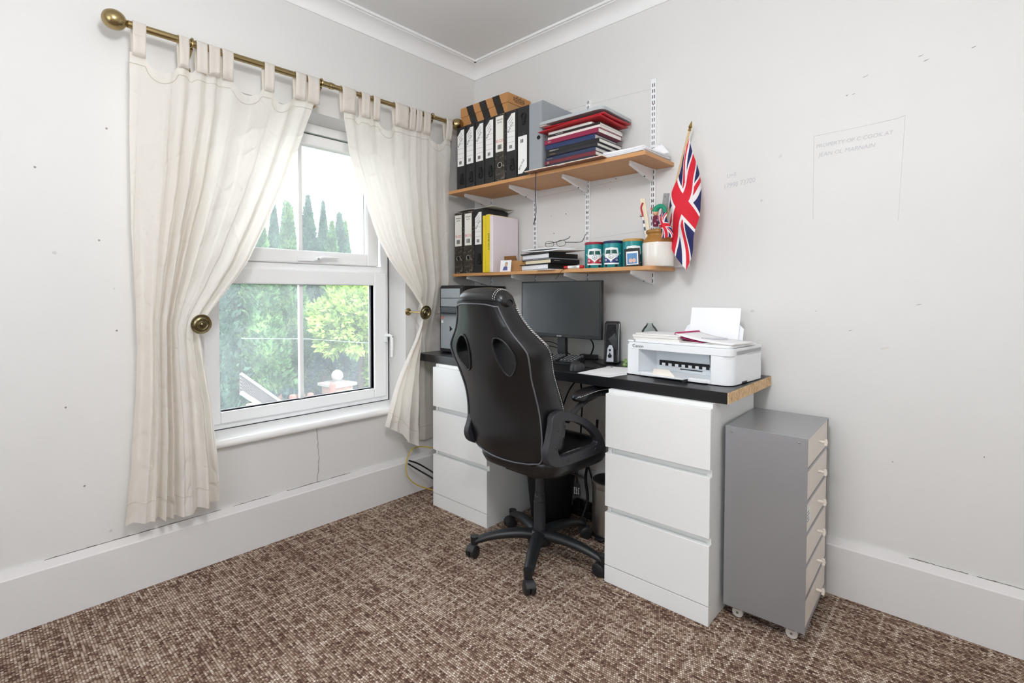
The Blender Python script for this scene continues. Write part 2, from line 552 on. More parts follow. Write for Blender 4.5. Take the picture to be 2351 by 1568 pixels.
# chips and scuffs with a shape of their own on the desk wall
for x, z, w, h, c in ((2.185, 2.205, 0.010, 0.007, '3a2430'), (2.205, 2.203, 0.018, 0.006, 'b8a6a4'), (1.945, 1.905, 0.007, 0.006, 'a79e9c'), (1.965, 1.905, 0.012, 0.003, 'a39b98'),
                      (2.15, 1.985, 0.018, 0.003, '9c9694'), (2.165, 1.965, 0.022, 0.003, '9c9694'), (2.00, 1.96, 0.02, 0.003, 'a39b98'), (1.73, 1.72, 0.018, 0.016, 'd6d4d3'),
                      (2.07, 0.96, 0.03, 0.012, 'd9d5d0'), (2.28, 1.97, 0.015, 0.003, '8c8684'), (1.86, 1.09, 0.006, 0.003, '8c8684'), (1.97, 1.02, 0.014, 0.003, 'a39b98'),
                      (2.16, 1.12, 0.02, 0.003, 'aaa29f'), (2.1, 0.55, 0.004, 0.006, '8f8985'), (2.33, 0.62, 0.004, 0.006, '8f8985')):
    n = 9
    pts = [(x + w * math.cos(2 * PI * k / n) * random.uniform(0.3, 0.55), z + h * math.sin(2 * PI * k / n) * random.uniform(0.3, 0.55) + w * 0.12 * math.cos(2 * PI * k / n)) for k in range(n)]
    MB().prism(pts, -0.0004, 0.0003, 'y').build('scuff', mat('scuff_' + c, c, 0.8), wall_right)
for x, z in ((0.70, 1.60), (0.80, 1.71), (0.82, 1.69), (0.97, 1.735), (0.965, 1.70), (1.0, 1.745), (0.60, 1.6), (0.62, 1.5)):
    MB().cyl((x, 0.0004, z), (x, -0.0005, z), random.uniform(0.0015, 0.003), 8).build('screw_hole', M_CRACK, wall_right)
for y, z in ((-1.97, 1.02), (-2.02, 1.36), (-2.13, 0.75), (-2.08, 0.45), (-2.2, 1.6), (-1.99, 1.78)):
    MB().lathe([(0.004, 0), (0.003, 0.0005)], 7, Matrix.Translation((0, y, z)) @ Matrix.Rotation(PI / 2, 4, 'Y')).build('scuff', M_SCUFF, wall_left)

# ---------------------------------------------------------------- the window
win = bpy.data.objects.new('window_1', None)
COL.objects.link(win)
win.location = (-0.16, -1.1155, WZ0)
struct(win)
def ring(b, y0, y1, z0, z1, wy, wz, x0, x1, wz1=None):
    wz1 = wz if wz1 is None else wz1
    b.box(x0, x1, y0, y0 + wy, z0, z1).box(x0, x1, y1 - wy, y1, z0, z1)
    b.box(x0, x1, y0 + wy, y1 - wy, z0, z0 + wz).box(x0, x1, y0 + wy, y1 - wy, z1 - wz1, z1)
    return b
def wl_(y0, y1): return (y0 + 1.1155, y1 + 1.1155)
def wz_(z): return z - WZ0
b = ring(MB(), -0.5375, 0.5375, 0.002, 1.526, 0.05, 0.05, -0.07, 0.0)
b.box(-0.07, 0, -0.4875, 0.4875, wz_(1.262), wz_(1.318))
b.build('window_frame', M_UPVC, win, bevel=0.004)
# lower casement and top-hung sash with rounded inner beads
lo = ring(MB(), -0.512, 0.512, wz_(0.556), wz_(1.285), 0.083, 0.055, -0.05, 0.018, 0.077)
low = lo.build('lower_sash', M_UPVC, win, bevel=0.007, seg=3)
ring(MB(), -0.445, 0.445, wz_(0.595), wz_(1.224), 0.016, 0.016, -0.045, 0.010).build('glazing_bead', M_UPVC, low, bevel=0.005)
up = ring(MB(), -0.47, 0.462, wz_(1.318), wz_(1.990), 0.077, 0.068, -0.05, 0.014, 0.055)
ups = up.build('upper_sash', M_UPVC, win, bevel=0.007, seg=3)
ring(MB(), -0.402, 0.396, wz_(1.372), wz_(1.950), 0.014, 0.014, -0.045, 0.006).build('glazing_bead', M_UPVC, ups, bevel=0.004)
s = MB()
s.box(-0.02, 0.002, 0.5376, 0.5400, 0.0, 1.52).box(-0.02, 0.001, -0.5, 0.5, wz_(1.991), wz_(1.996)).box(-0.02, 0.001, 0.463, 0.467, wz_(1.335), wz_(1.99)).box(-0.02, 0.002, -0.53, 0.53, 0.0, 0.0022)
s.build('seal', M_BLACKGAP, win)
sp = MB()
ring(sp, -0.430, 0.430, wz_(0.609), wz_(1.210), 0.0025, 0.0025, -0.0198, -0.0188)
ring(sp, -0.389, 0.383, wz_(1.385), wz_(1.937), 0.0025, 0.0025, -0.0198, -0.0188)
sp.build('pane_spacer', M_BLACKGAP, win)
for nm, y0, y1, z0, z1 in (('lower', -0.4295, 0.4295, 0.61, 1.2095), ('upper', -0.3885, 0.3825, 1.386, 1.9365)):
    MB().box(-0.024, -0.020, y0, y1, wz_(z0), wz_(z1)).build('pane', M_GLASS, win)
    MB().box(-0.034, -0.010, -0.022, 0.000, wz_(z0), wz_(z1)).build('glazing_bar', M_UPVC, win, bevel=0.003)
# handles
h = thing('window_handle', '', '')
for k in ('label', 'category'): del h[k]
h.parent = win
h.location = (0.018, 0.515, wz_(0.905))
MB().box(0, 0.010, -0.022, -0.002, -0.030, 0.030).build('handle_plate', M_UPVC, h, bevel=0.003)
hb = MB().tube([(0.008, -0.010, 0.010), (0.030, -0.006, 0.012), (0.040, 0.004, 0.006), (0.040, 0.006, -0.05), (0.036, 0.006, -0.115)], 0.009, 8, radii=[0.010, 0.010, 0.010, 0.009, 0.008])
hb.build('handle_lever', M_UPVC, h, smooth=50)
MB().cyl((0.046, 0.004, 0.004), (0.051, 0.004, 0.004), 0.004, 10).build('lock_button', M_GREYBOX, h)
h2 = bpy.data.objects.new('window_handle', None); COL.objects.link(h2); h2.parent = win
h2.location = (0.014, 0.010, wz_(1.340))
MB().box(0, 0.012, -0.055, 0.055, -0.012, 0.012).build('handle_plate', M_UPVC, h2, bevel=0.004)
MB().tube([(0.01, 0.04, 0.0), (0.03, 0.045, 0.003), (0.036, 0.07, 0.012), (0.036, 0.16, 0.012)], 0.008, 8, radii=[0.010, 0.010, 0.009, 0.006]).build('handle_lever', M_UPVC, h2, smooth=50)
MB().cyl((0.03, 0.045, 0.002), (0.040, 0.045, 0.002), 0.005, 10).build('lock_button', M_GREYBOX, h2)
# sill board
sill = MB().box(-0.012, 0.16, -0.5415, 0.5415, -0.034, 0.0)
sill.build('window_sill', M_SILL, win)
nose = [(0.16, -0.034)] + [(0.178 + 0.014 * math.cos(a), -0.017 + 0.017 * math.sin(a)) for a in [(-PI / 2 + PI * k / 10) for k in range(11)]] + [(0.16, 0.0)]
MB().prism(nose, -0.60, 0.60, 'y').build('sill_nosing', M_SILL, win, smooth=40)

# ---------------------------------------------------------------- curtain rod, curtains, holdbacks
RXO = 0.09
def rz(y): return 2.153 + (y + 1.93) * 0.0145
rod = thing('curtain_rod', 'antique brass curtain pole with egg-shaped ends above the window', 'curtain rod', (RXO, -1.1, rz(-1.1)))
def rl(y): return (0, y + 1.1, rz(y) - rz(-1.1))
MB().cyl(rl(-1.935), rl(-1.08), 0.0135, 20).cyl(rl(-1.12), rl(-0.285), 0.0115, 20).build('pole', M_BRASS, rod, smooth=40)
MB().cyl(rl(-1.105), rl(-1.085), 0.0155, 20).build('collar', M_BRASS, rod, smooth=40, bevel=0.002)
egg = [(0.006, -0.004), (0.011, 0), (0.011, 0.006)] + [(0.035 * math.sin(PI * (0.12 + 0.88 * k / 14)) ** 0.9 if k < 14 else 0.001, 0.008 + 0.078 * (1 - math.cos(PI * (0.12 + 0.88 * k / 14))) / 2) for k in range(15)]
for y, d in ((-1.93, -1), (-0.29, 1)):
    MB().lathe(egg, 24, Matrix.Translation(rl(y)) @ Matrix.Rotation(-d * PI / 2, 4, 'X')).build('finial', M_BRASS, rod, smooth=60)
for y in (-1.718, -1.150, -0.446):
    br_ = MB()
    c = Vector(rl(y))
    br_.tube([(-RXO + 0.004, c.y, c.z - 0.075), (-RXO + 0.02, c.y, c.z - 0.06), (-0.02, c.y, c.z - 0.035), (0, c.y, c.z - 0.022)], 0.006, 8)
    br_.lathe([(0.022, 0), (0.02, 0.006)], 16, Matrix.Translation((-RXO, c.y, c.z - 0.075)) @ Matrix.Rotation(PI / 2, 4, 'Y'))
    br_.tube([(0.018 * math.cos(a), c.y, c.z + 0.018 * math.sin(a)) for a in [PI * 2 * k / 16 for k in range(16)]], 0.004, 6, closed=True)
    br_.build('bracket', M_BRASS, rod, smooth=50)

def curtain(name, label, tabs, out, mid, inn, hem, smid, ridges, seed, xbase, squeeze=None, tie=1.04):
    """tabs: (y0,y1) pairs, outer side first. out/mid/inn: y against falling z of the outer edge, a middle line and the inner edge"""
    rnd = random.Random(seed)
    t = thing(name, label, 'curtain', (0, sum(a + b for a, b in tabs) / 2 / len(tabs), 0.29), 0, 'tab top curtains at the window')
    oy = t.location.y
    tc = [(a + b) / 2 for a, b in tabs]
    sgn = 1 if tc[-1] > tc[0] else -1
    ph = [rnd.uniform(0, 6.28) for _ in range(6)]
    def yof(s, z):
        o, m_, i = interp(out, -z), interp(mid, -z), interp(inn, -z)
        return o + (m_ - o) * s / smid if s < smid else m_ + (i - m_) * (s - smid) / (1 - smid)
    def ztop(y):
        base = rz(y) - 0.098
        for (a0, b0), (a1, b1) in zip(tabs, tabs[1:]):
            e0, e1 = (b0, a1) if sgn > 0 else (a0, b1)
            if min(e0, e1) < y < max(e0, e1):
                g = abs(e1 - e0)
                q = (y - e0) / (e1 - e0)
                return base - min(0.6 * g, 0.05) * (4 * q * (1 - q)) ** 0.6
        return base
    def fold(s, z):
        q = smoothstep(2.0, 0.5, z)
        v = 0
        for c, w, a in ridges:
            c2 = c + 0.012 * math.sin(z * 2.3 + c * 40)
            w2 = w * (1 + 0.35 * q)
            d = (s - c2) / w2
            if abs(d) < 3: v += a * (math.exp(-d * d) - 0.35)* (1 if a > 0 else 0.8)
        v += 0.30 * math.sin(2 * PI * s * 2.3 + ph[1] + z * 0.7) + 0.55 * q * math.sin(2 * PI * s * 4.6 + ph[2] + 0.3 * z)
        return v
    NU, NV = 150, 90
    yt = [yof(i / (NU - 1), 2.06) for i in range(NU)]
    zt = [ztop(y) for y in yt]
    zb = [interp(hem, i / (NU - 1)) for i in range(NU)]
    b = MB()
    uvs = []
    for j in range(NV):
        q = j / (NV - 1)
        for i in range(NU):
            s = i / (NU - 1)
            z = zt[i] + (zb[i] - zt[i]) * q
            y = yof(s, z)
            tight = math.exp(-((z - tie) / 0.22) ** 2)
            A = 0.007 + 0.017 * smoothstep(0.0, 0.5, q)
            A *= 1 - 0.45 * tight * (1 if s > smid else 0.3)
            xb = xbase + 0.0
            if s > smid:                                   # the gathered part comes forward to the holdback
                xb += 0.035 * tight * (s - smid) / (1 - smid) + 0.02 * smoothstep(1.0, 0.5, z) * (s - smid) / (1 - smid)
            x = RXO * (1 - smoothstep(0.0, 0.2, q)) + xb * smoothstep(0.0, 0.2, q) + A * fold(s, z)
            if squeeze:
                k = smoothstep(1.25, 0.95, z) * smoothstep(-0.535, -0.512, y)
                x = x * (1 - k) + (0.017 + 0.22 * A * fold(s, z)) * k
            # small creases
            x += 0.0016 * math.sin(31 * y + 17 * z + ph[3]) + 0.0012 * math.sin(53 * z - 40 * y + ph[4])
            # side hems curl a little
            b.v.append(Vector((max(x, 0.007), y - oy, z - 0.29)))
            uvs.append((s * 1.1, z))
    for j in range(NV - 1):
        for i in range(NU - 1):
            f = (j * NU + i, j * NU + i + 1, (j + 1) * NU + i + 1, (j + 1) * NU + i)
            b.f.append(f if sgn > 0 else f[::-1]); b.mi.append(0)
    me = b.mesh('curtain_panel', M_CURT, 179)
    uvl = me.uv_layers.new(name='UVMap')
    for lp in me.loops: uvl.data[lp.index].uv = uvs[lp.vertex_index]
    obj('curtain_panel', me, t)
    # heading band stitch line and bottom hem line
    for off, nm in ((0.055, 'heading_seam'),):
        pts = []
        for i in range(0, NU, 2):
            v = b.v[i + NU * 2]
            pts.append(b.v[i + NU * 2] + Vector((0.0022, 0, 0)))
        MB().tube(pts, 0.0011, 4).build(nm, mat('curtain_thread', 'cfc6b8', 0.9), t)
    pts = [b.v[(NV - 5) * NU + i] + Vector((0.0015, 0, 0)) for i in range(0, NU, 2)]
    MB().tube(pts, 0.0009, 4).build('hem_seam', MATS['curtain_thread'], t)
    for (a, c) in tabs:
        ym, w = (a + c) / 2, abs(c - a)
        zr, zl = rz(ym), ztop(ym) - 0.012
        prof = [(0.0155 + 0.010 * RXO, zl)]
        path = []
        xf = RXO + 0.012 * rnd.uniform(0.3, 1)
        path.append((xf + 0.003, zl)); path.append((RXO + 0.0175, zr - 0.03))
        for k in range(9):
            aa = PI * k / 8
            path.append((RXO + 0.0165 * math.cos(aa), zr + 0.0165 * math.sin(aa)))
        path.append((RXO - 0.0175, zr - 0.03)); path.append((RXO - 0.010, zl))
        sl = rnd.uniform(-0.004, 0.004)
        def fn(u, v, path=path, ym=ym, w=w, sl=sl):
            k = v * (len(path) - 1)
            i = min(int(k), len(path) - 2)
            fx = k - i
            p = (path[i][0] + (path[i + 1][0] - path[i][0]) * fx, path[i][1] + (path[i + 1][1] - path[i][1]) * fx)
            return (p[0] + 0.0015 * math.sin(u * 7), ym - oy + (u - 0.5) * w * 0.94 + sl * (1 - 2 * abs(v - 0.5)), p[1] - 0.29)
        g = MB().grid(fn, 7, 40)
        me = g.mesh('tab', M_CURT, 179)
        uvl = me.uv_layers.new(name='UVMap')
        for lp in me.loops:
            v = me.vertices[lp.vertex_index].co
            uvl.data[lp.index].uv = (v.y, v.z + v.x)
        obj('tab', me, t, solid=0.0015)
    return t
curtain('curtain', 'long white tab-top curtain hanging almost to the skirting, tied at the left of the window',
    [(-1.925, -1.878), (-1.768, -1.729), (-1.705, -1.662), (-1.659, -1.613), (-1.606, -1.559), (-1.431, -1.384), (-1.286, -1.232), (-1.225, -1.163)],
    [(-2.2, -1.928), (-1.76, -1.934), (-1.44, -1.935), (-1.14, -1.926), (-0.94, -1.923), (-0.79, -1.929), (-0.52, -1.95), (-0.29, -1.973)],
    [(-2.2, -1.60), (-1.9, -1.62), (-1.6, -1.67), (-1.3, -1.745), (-1.04, -1.80), (-0.9, -1.80), (-0.6, -1.795), (-0.29, -1.80)],
    [(-2.16, -1.163), (-2.064, -1.184), (-1.92, -1.234), (-1.684, -1.322), (-1.498, -1.405), (-1.30, -1.504), (-1.178, -1.596), (-1.093, -1.668), (-1.035, -1.705), (-0.99, -1.709), (-0.84, -1.685), (-0.71, -1.663), (-0.60, -1.656), (-0.448, -1.641), (-0.295, -1.639)],
    [(0, 0.290), (0.3, 0.285), (0.55, 0.268), (0.68, 0.270), (0.73, 0.292), (0.85, 0.285), (1, 0.298)], 0.5, [(0.04, 0.05, 0.5), (0.20, 0.05, 0.7), (0.285, 0.022, 1.1), (0.33, 0.018, -1.0), (0.375, 0.022, 1.2), (0.425, 0.016, -1.1), (0.465, 0.022, 1.1), (0.515, 0.018, -0.9), (0.56, 0.03, 0.8), (0.72, 0.07, 0.5), (0.85, 0.03, 0.8), (0.905, 0.02, -0.7), (0.955, 0.022, 0.9)], 3, 0.085)
curtain('curtain', 'shorter looking white tab-top curtain tied back beside the desk, right of the window',
    [(-0.348, -0.298), (-0.521, -0.469), (-0.572, -0.531), (-0.621, -0.578), (-0.722, -0.624), (-0.861, -0.818), (-0.933, -0.88), (-1.043, -0.961)],
    [(-2.2, -0.298), (-1.74, -0.297), (-1.25, -0.292), (-0.9, -0.292), (-0.29, -0.292)],
    [(-2.2, -0.60), (-1.9, -0.59), (-1.5, -0.55), (-1.2, -0.495), (-1.04, -0.480), (-0.97, -0.50), (-0.9, -0.528), (-0.75, -0.535), (-0.6, -0.535), (-0.44, -0.53), (-0.29, -0.528)],
    [(-2.18, -1.040), (-2.03, -1.024), (-1.867, -0.988), (-1.662, -0.899), (-1.468, -0.819), (-1.335, -0.735), (-1.195, -0.616), (-1.10, -0.548), (-1.06, -0.535), (-1.02, -0.538), (-0.894, -0.577), (-0.742, -0.667), (-0.602, -0.736), (-0.45, -0.786), (-0.29, -0.80)],
    [(0, 0.30), (0.45, 0.295), (0.52, 0.298), (0.70, 0.345), (0.74, 0.385), (1, 0.45)], 0.45, [(0.05, 0.04, 0.6), (0.20, 0.04, 0.5), (0.29, 0.02, 1.0), (0.345, 0.016, -1.0), (0.40, 0.02, 1.0), (0.455, 0.018, -0.8), (0.53, 0.03, 0.8), (0.60, 0.02, -0.8), (0.67, 0.03, 0.9), (0.76, 0.02, -0.9), (0.83, 0.03, 0.9), (0.90, 0.016, -0.8), (0.96, 0.022, 0.9)], 11, 0.075, squeeze=True, tie=1.06)
def holdback(y, z, xd, label, tilt):
    t = thing('curtain_holdback', label, 'curtain holdback', (0, y, z), 0, 'round brass curtain holdbacks')
    MB().lathe([(0.021, 0), (0.021, 0.003), (0.014, 0.007), (0.009, 0.010)], 20, Matrix.Rotation(PI / 2, 4, 'Y')).build('wall_plate', M_BRASS, t, smooth=40)
    MB().cyl((0.004, 0, 0), (xd - 0.006, tilt * 0.1, 0), 0.006, 12).build('stem', M_BRASS, t, smooth=40)
    prof = [(0.038, 0), (0.040, 0.003), (0.038, 0.007), (0.034, 0.006), (0.030, 0.005), (0.027, 0.008), (0.023, 0.010), (0.020, 0.007), (0.016, 0.007), (0.013, 0.011), (0.009, 0.012), (0.007, 0.010), (0.006, 0.013), (0.001, 0.016)]
    d = MB().lathe(prof, 32, Matrix.Translation((xd - 0.008, tilt * 0.1, 0)) @ Matrix.Rotation(PI / 2 + 0.15, 4, 'Y')).build('rosette', M_BRASSD, t, smooth=35)
    rb = MB()
    for k in range(36):
        a = 2 * PI * k / 36
        rb.lathe([(0.0004, -0.0016), (0.0018, 0), (0.0004, 0.0016)], 6, Matrix.Translation((xd + 0.0005, tilt * 0.1 + 0.0345 * math.cos(a), 0.0345 * math.sin(a))))
    rb.build('beading', M_BRASS, d, kind='stuff')
    return t
holdback(-1.714, 1.040, 0.150, 'round ribbed brass holdback pinning the long left curtain', 0)
holdback(-0.555, 1.056, 0.150, 'round brass holdback on a short stem pinning the curtain beside the desk', 0.1)
# ---------------------------------------------------------------- desk
DZ = 0.8182
desk = thing('desk', 'black worktop with a raw chipboard end spanning the two white drawer units', 'desk', (0.035, -0.5226, DZ - 0.0406))
MB().box(0, 1.6735, 0, 0.5176, 0, 0.0406).build('board', M_DESK, desk, bevel=0.0015)
n = 26
ch = MB()
for i in range(n):
    y0, y1 = i / n * 0.5176, (i + 1) / n * 0.5176
    ch.box(1.6734, 1.6748 + random.uniform(0, 0.0012), y0, y1, 0.0008, 0.0398)
e = ch.build('raw_end', M_CHIP, desk)
e['label'] = 'rough bare chipboard end'
def drawer_unit(x0, label):
    t = thing('drawer_unit', label, 'drawers', (x0, -0.564, 0), 0, 'white three-drawer units under the desk')
    w = 0.40
    b = MB()
    b.box(0.001, 0.017, 0.022, 0.483, 0, 0.7765).box(w - 0.017, w - 0.001, 0.022, 0.483, 0, 0.7765)
    b.box(0.017, w - 0.017, 0.024, 0.483, 0.755, 0.7765).box(0.017, w - 0.017, 0.475, 0.483, 0, 0.755).box(0.017, w - 0.017, 0.03, 0.475, 0.06, 0.075)
    b.build('carcass', M_WHITE, t, bevel=0.0008)
    for zg in (0.535, 0.296):
        b2 = MB().box(0.017, w - 0.017, 0.027, 0.031, zg - 0.016, zg + 0.016)
        b2.build('recess_strip', M_WHITE, t)
    for z0, z1 in ((0.5475, 0.7615), (0.3085, 0.5225), (0.0705, 0.2835)):
        d = MB().box(0, w, 0, 0.0205, z0, z1).build('drawer', M_WHITE, t, bevel=0.0015)
        MB().box(0.02, w - 0.02, 0.0206, 0.026, z0 + 0.01, z1 - 0.008).build('drawer_box', M_WHITE, d)
    MB().box(0, w, 0, 0.0205, 0.0, 0.0675).build('plinth', M_WHITE, t, bevel=0.001)
    return t
drawer_unit(0.2255, 'white three-drawer unit next to the curtain, partly behind the black chair')
drawer_unit(1.2685, 'white three-drawer unit beside the grey metal cabinet, below the printer')

# ---------------------------------------------------------------- narrow metal cabinet
hel = thing('metal_drawer_cabinet', 'narrow grey metal cabinet on castors with cream drawers, at the end of the desk', 'cabinet', (1.6828, -0.4601, 0), 0.0293)
HW, HD, T = 0.247, 0.388, 0.0025
b = MB()
b.box(0, HW, 0, T, 0.045, 0.688).box(0, HW, HD - T, HD, 0.045, 0.688).box(0, T, T, HD - T, 0.045, 0.688)
b.build('side_panels', M_METALC, hel, bevel=0.0008)
MB().box(-0.001, HW + 0.001, -0.001, HD + 0.001, 0.688, 0.6905).build('top_panel', M_METALC, hel, bevel=0.0008)
MB().box(T, HW - 0.002, T, HD - T, 0.046, 0.052).build('base_panel', M_METALC, hel)
zs = [0.684 - k * 0.1065 for k in range(7)]
for k in range(6):
    z1, z0 = zs[k], zs[k + 1] + 0.011
    d = MB().box(HW - 0.016, HW - 0.003, T + 0.003, HD - T - 0.003, z0, z1).build('drawer', M_CREAM, hel, bevel=0.001)
    MB().box(HW - 0.03, HW - 0.001, T, HD - T, z0 - 0.010, z0 - 0.001).build('divider', M_METALC, d)
    zc = (z0 + z1) / 2
    kb = MB().cyl((HW - 0.004, 0.215, zc), (HW + 0.014, 0.215, zc), 0.005, 12)
    kb.tube([(HW + 0.016, 0.215, zc - 0.011), (HW + 0.018, 0.215, zc), (HW + 0.016, 0.215, zc + 0.011)], 0.005, 8)
    kb.build('knob', M_CREAM, d, smooth=50)
MB().box(HW - 0.0035, HW - 0.0022, 0.012, 0.075, 0.40, 0.455).build('label_card', M_LABEL, hel)
lt = MB()
for k in range(4): lt.box(HW - 0.0022, HW - 0.0019, 0.018, 0.055 - 0.008 * (k % 2), 0.41 + k * 0.010, 0.413 + k * 0.010)
lt.build('label_print', mat('blue_grey_print', '6d7886', 0.8), hel)
for x, z in ((0.02, 0.672), (0.222, 0.672)):
    MB().lathe([(0.004, 0), (0.0035, 0.0012), (0.001, 0.0016)], 10, Matrix.Translation((x, 0, z)) @ Matrix.Rotation(PI / 2, 4, 'X')).build('screw', M_CHROME, hel, smooth=40)
MB().lathe([(0.004, 0), (0.0035, 0.0012), (0.001, 0.0016)], 10, Matrix.Translation((0.05, 0.35, 0.6904))).build('screw', M_CHROME, hel, smooth=40)
M_CASTOR = mat('clear_plastic_castor', 'cfcac2', 0.25)
for x in (0.04, 0.205):
    for y in (0.035, 0.35):
        c = bpy.data.objects.new('castor', None); COL.objects.link(c); c.parent = hel; c.location = (x, y, 0)
        MB().cyl((0, -0.009, 0.018), (0, 0.009, 0.018), 0.018, 18).build('wheel', M_CASTOR, c, smooth=40, bevel=0.002)
        MB().box(-0.010, 0.010, -0.011, 0.011, 0.030, 0.046).cyl((0, -0.011, 0.018), (0, 0.011, 0.018), 0.004, 8).build('fork', M_CHROME, c)

# ---------------------------------------------------------------- shelving
M_SLOT = M_DARK
UZ, LZ = 1.7725, 1.2825
rails = [(0.152, 1.19, 2.18), (0.498, 1.19, 2.18), (0.842, 1.19, 2.18), (1.199, 1.205, 2.186)]
words = ['nearest the corner, behind the files', 'second from the corner, with a hanging cord beside it', 'above the painted tins', 'nearest the big flag']
for (x, z0, z1), wd in zip(rails, words):
    t = thing('shelf_rail', 'white slotted wall rail ' + wd, 'shelf rail', (x, 0, z0), 0, 'white slotted rails that carry the shelves')
    b = MB().box(-0.0125, 0.0125, -0.003, 0, 0, z1 - z0).box(-0.0125, -0.0095, -0.013, -0.003, 0, z1 - z0).box(0.0095, 0.0125, -0.013, -0.003, 0, z1 - z0)
    b.box(-0.0095, 0.0095, -0.013, -0.0115, 0, z1 - z0)
    b.build('channel', M_RAIL, t)
    sl = MB()
    zz = 0.008
    while zz + 0.016 < z1 - z0:
        for s in (-0.0045, 0.0045): sl.box(s - 0.0016, s + 0.0016, -0.0135, -0.0130, zz, zz + 0.0165)
        zz += 0.0275
    sl.build('slots', M_SLOT, t, kind='stuff')
    for zz in (0.06, 0.40, 0.58, 0.86):
        if zz < z1 - z0: MB().cyl((0, -0.0137, zz), (0, -0.0125, zz), 0.0028, 8).build('screw', mat('rust_screw', '7b3a34', 0.5), t)
def bracket(x, z, ln, label):
    t = thing('shelf_bracket', label, 'shelf bracket', (x, -0.0138, z), 0, 'white steel shelf brackets')
    pr = [(-ln, -0.013), (-ln + 0.006, 0), (0, 0), (0, -0.060), (-0.012, -0.058), (-ln + 0.012, -0.017)]
    MB().prism(pr, -0.0015, 0.0015, 'x').build('web', M_RAIL, t)
    MB().box(-0.006, 0.006, -ln + 0.006, 0, -0.0015, 0).build('flange', M_RAIL, t)
    fl = MB()
    p0, p1 = Vector((0, -ln + 0.008, -0.0165)), Vector((0, -0.004, -0.0595))
    fl.add([(s, p.y, p.z + d) for p in (p0, p1) for s in (-0.007, 0.007) for d in (0, 0.0015)], [(0, 2, 6, 4), (1, 5, 7, 3), (0, 1, 3, 2), (4, 6, 7, 5), (0, 4, 5, 1), (2, 3, 7, 6)])
    fl.build('lip', M_RAIL, t)
    MB().cyl((0.0, -0.085, -0.044), (0.0, -0.085, -0.048), 0.003, 8).build('hole', M_SLOT, t)
pos = ['at the curtain end', 'above the glasses', 'above the painted tins', 'at the flag end']
pos2 = ['at the curtain end', 'under the book pile', 'under the red van tin', 'under the stone jar']
for (x, _, _), a, c in zip(rails, pos, pos2):
    bracket(x, UZ - 0.0175, 0.235, 'white steel bracket under the upper shelf ' + a)
    bracket(x, LZ - 0.0175, 0.215, 'white steel bracket under the lower shelf ' + c)
t = thing('wall_shelf', 'upper oak-effect shelf carrying box files and a book pile', 'shelf', (0.06, 0, UZ - 0.0175), 0, 'oak effect wall shelves')
MB().box(0, 1.236, -0.298, -0.0005, 0, 0.0175).build('board', M_SHELF, t, bevel=0.001)
t = thing('wall_shelf', 'lower oak-effect shelf with a rounded corner carrying tins and a stone jar', 'shelf', (0.045, 0, LZ - 0.0175), 0, 'oak effect wall shelves')
rc = 0.03
pts = [(0, -0.0005), (0, -0.24)] + [(1.26 - rc + rc * math.sin(a), -0.24 + rc - rc * math.cos(a)) for a in [PI / 2 * k / 8 for k in range(9)]] + [(1.26, -0.0005)]
MB().prism(pts, 0, 0.0175, 'z').build('board', M_SHELF, t, bevel=0.001)

# ---------------------------------------------------------------- office chair
ch = thing('office_chair', 'black high-backed racing-style office chair on five castors at the desk', 'chair', (0.965, -0.589, 0), -0.0393)
# five-star base, arms in chair coordinates
base_a = 3.9406 + 0.0393
hub = MB().lathe([(0.030, 0.055), (0.052, 0.062), (0.055, 0.075), (0.050, 0.100), (0.040, 0.118), (0.034, 0.122)], 28)
hub.build('hub', M_PLAST, ch, smooth=40)
for k in range(5):
    a = base_a + k * 2 * PI / 5
    d = Vector((math.cos(a), math.sin(a), 0))
    pts = [d * r + Vector((0, 0, z)) for r, z in ((0.02, 0.098), (0.08, 0.104), (0.15, 0.101), (0.21, 0.092), (0.26, 0.078), (0.285, 0.068))]
    pts = spline(pts, 4)
    nn = len(pts)
    lg = MB().tube(pts, 0.02, 12, radii=[0.031 - 0.012 * i / (nn - 1) for i in range(nn)], flat=0.75)
    cpos = d * 0.288
    lg.cyl(cpos + Vector((0, 0, 0.055)), cpos + Vector((0, 0, 0.090)), 0.0165, 14, 0.0185)
    leg = lg.build('leg', M_PLAST, ch, smooth=50)
    ca = (a + 0.9, a + 0.5, PI + 0.1, a - 0.7, a + 1.6)[k]
    c = bpy.data.objects.new('castor', None); COL.objects.link(c); c.parent = ch
    c.location = cpos; c.rotation_euler = (0, 0, ca)
    w = MB()
    for s in (-1, 1):
        w.lathe([(0.008, 0), (0.024, 0), (0.0265, 0.003), (0.0265, 0.016), (0.022, 0.019), (0.006, 0.020)], 22, Matrix.Translation((0.014, s * 0.003, 0.0265)) @ Matrix.Rotation(-s * PI / 2, 4, 'X'))
    w.build('wheel', M_PLAST, c, smooth=40)
    cv = MB()
    arc = [(0.014 + 0.029 * math.cos(q), 0.0265 + 0.029 * math.sin(q)) for q in [math.radians(20 + 190 * i / 12) for i in range(13)]]
    arc += [(0.014 + 0.024 * math.cos(q), 0.0265 + 0.024 * math.sin(q)) for q in [math.radians(210 - 190 * i / 12) for i in range(13)]]
    cv.prism(arc, -0.018, 0.018, 'y').cyl((0, 0, 0.045), (0, 0, 0.062), 0.011, 12)
    cv.build('castor_hood', M_PLASTG, c, smooth=40)
MB().lathe([(0.026, 0.11), (0.026, 0.245), (0.0235, 0.247), (0.0235, 0.270), (0.0215, 0.272), (0.0215, 0.285)], 24).build('column_cover', M_PLASTG, ch, smooth=40)
MB().lathe([(0.019, 0.10), (0.019, 0.405)], 20).build('gas_lift', M_PLASTG, ch, smooth=40)
MB().box(-0.09, 0.09, -0.13, 0.12, 0.395, 0.425).build('seat_mechanism', M_PLAST, ch, bevel=0.008)
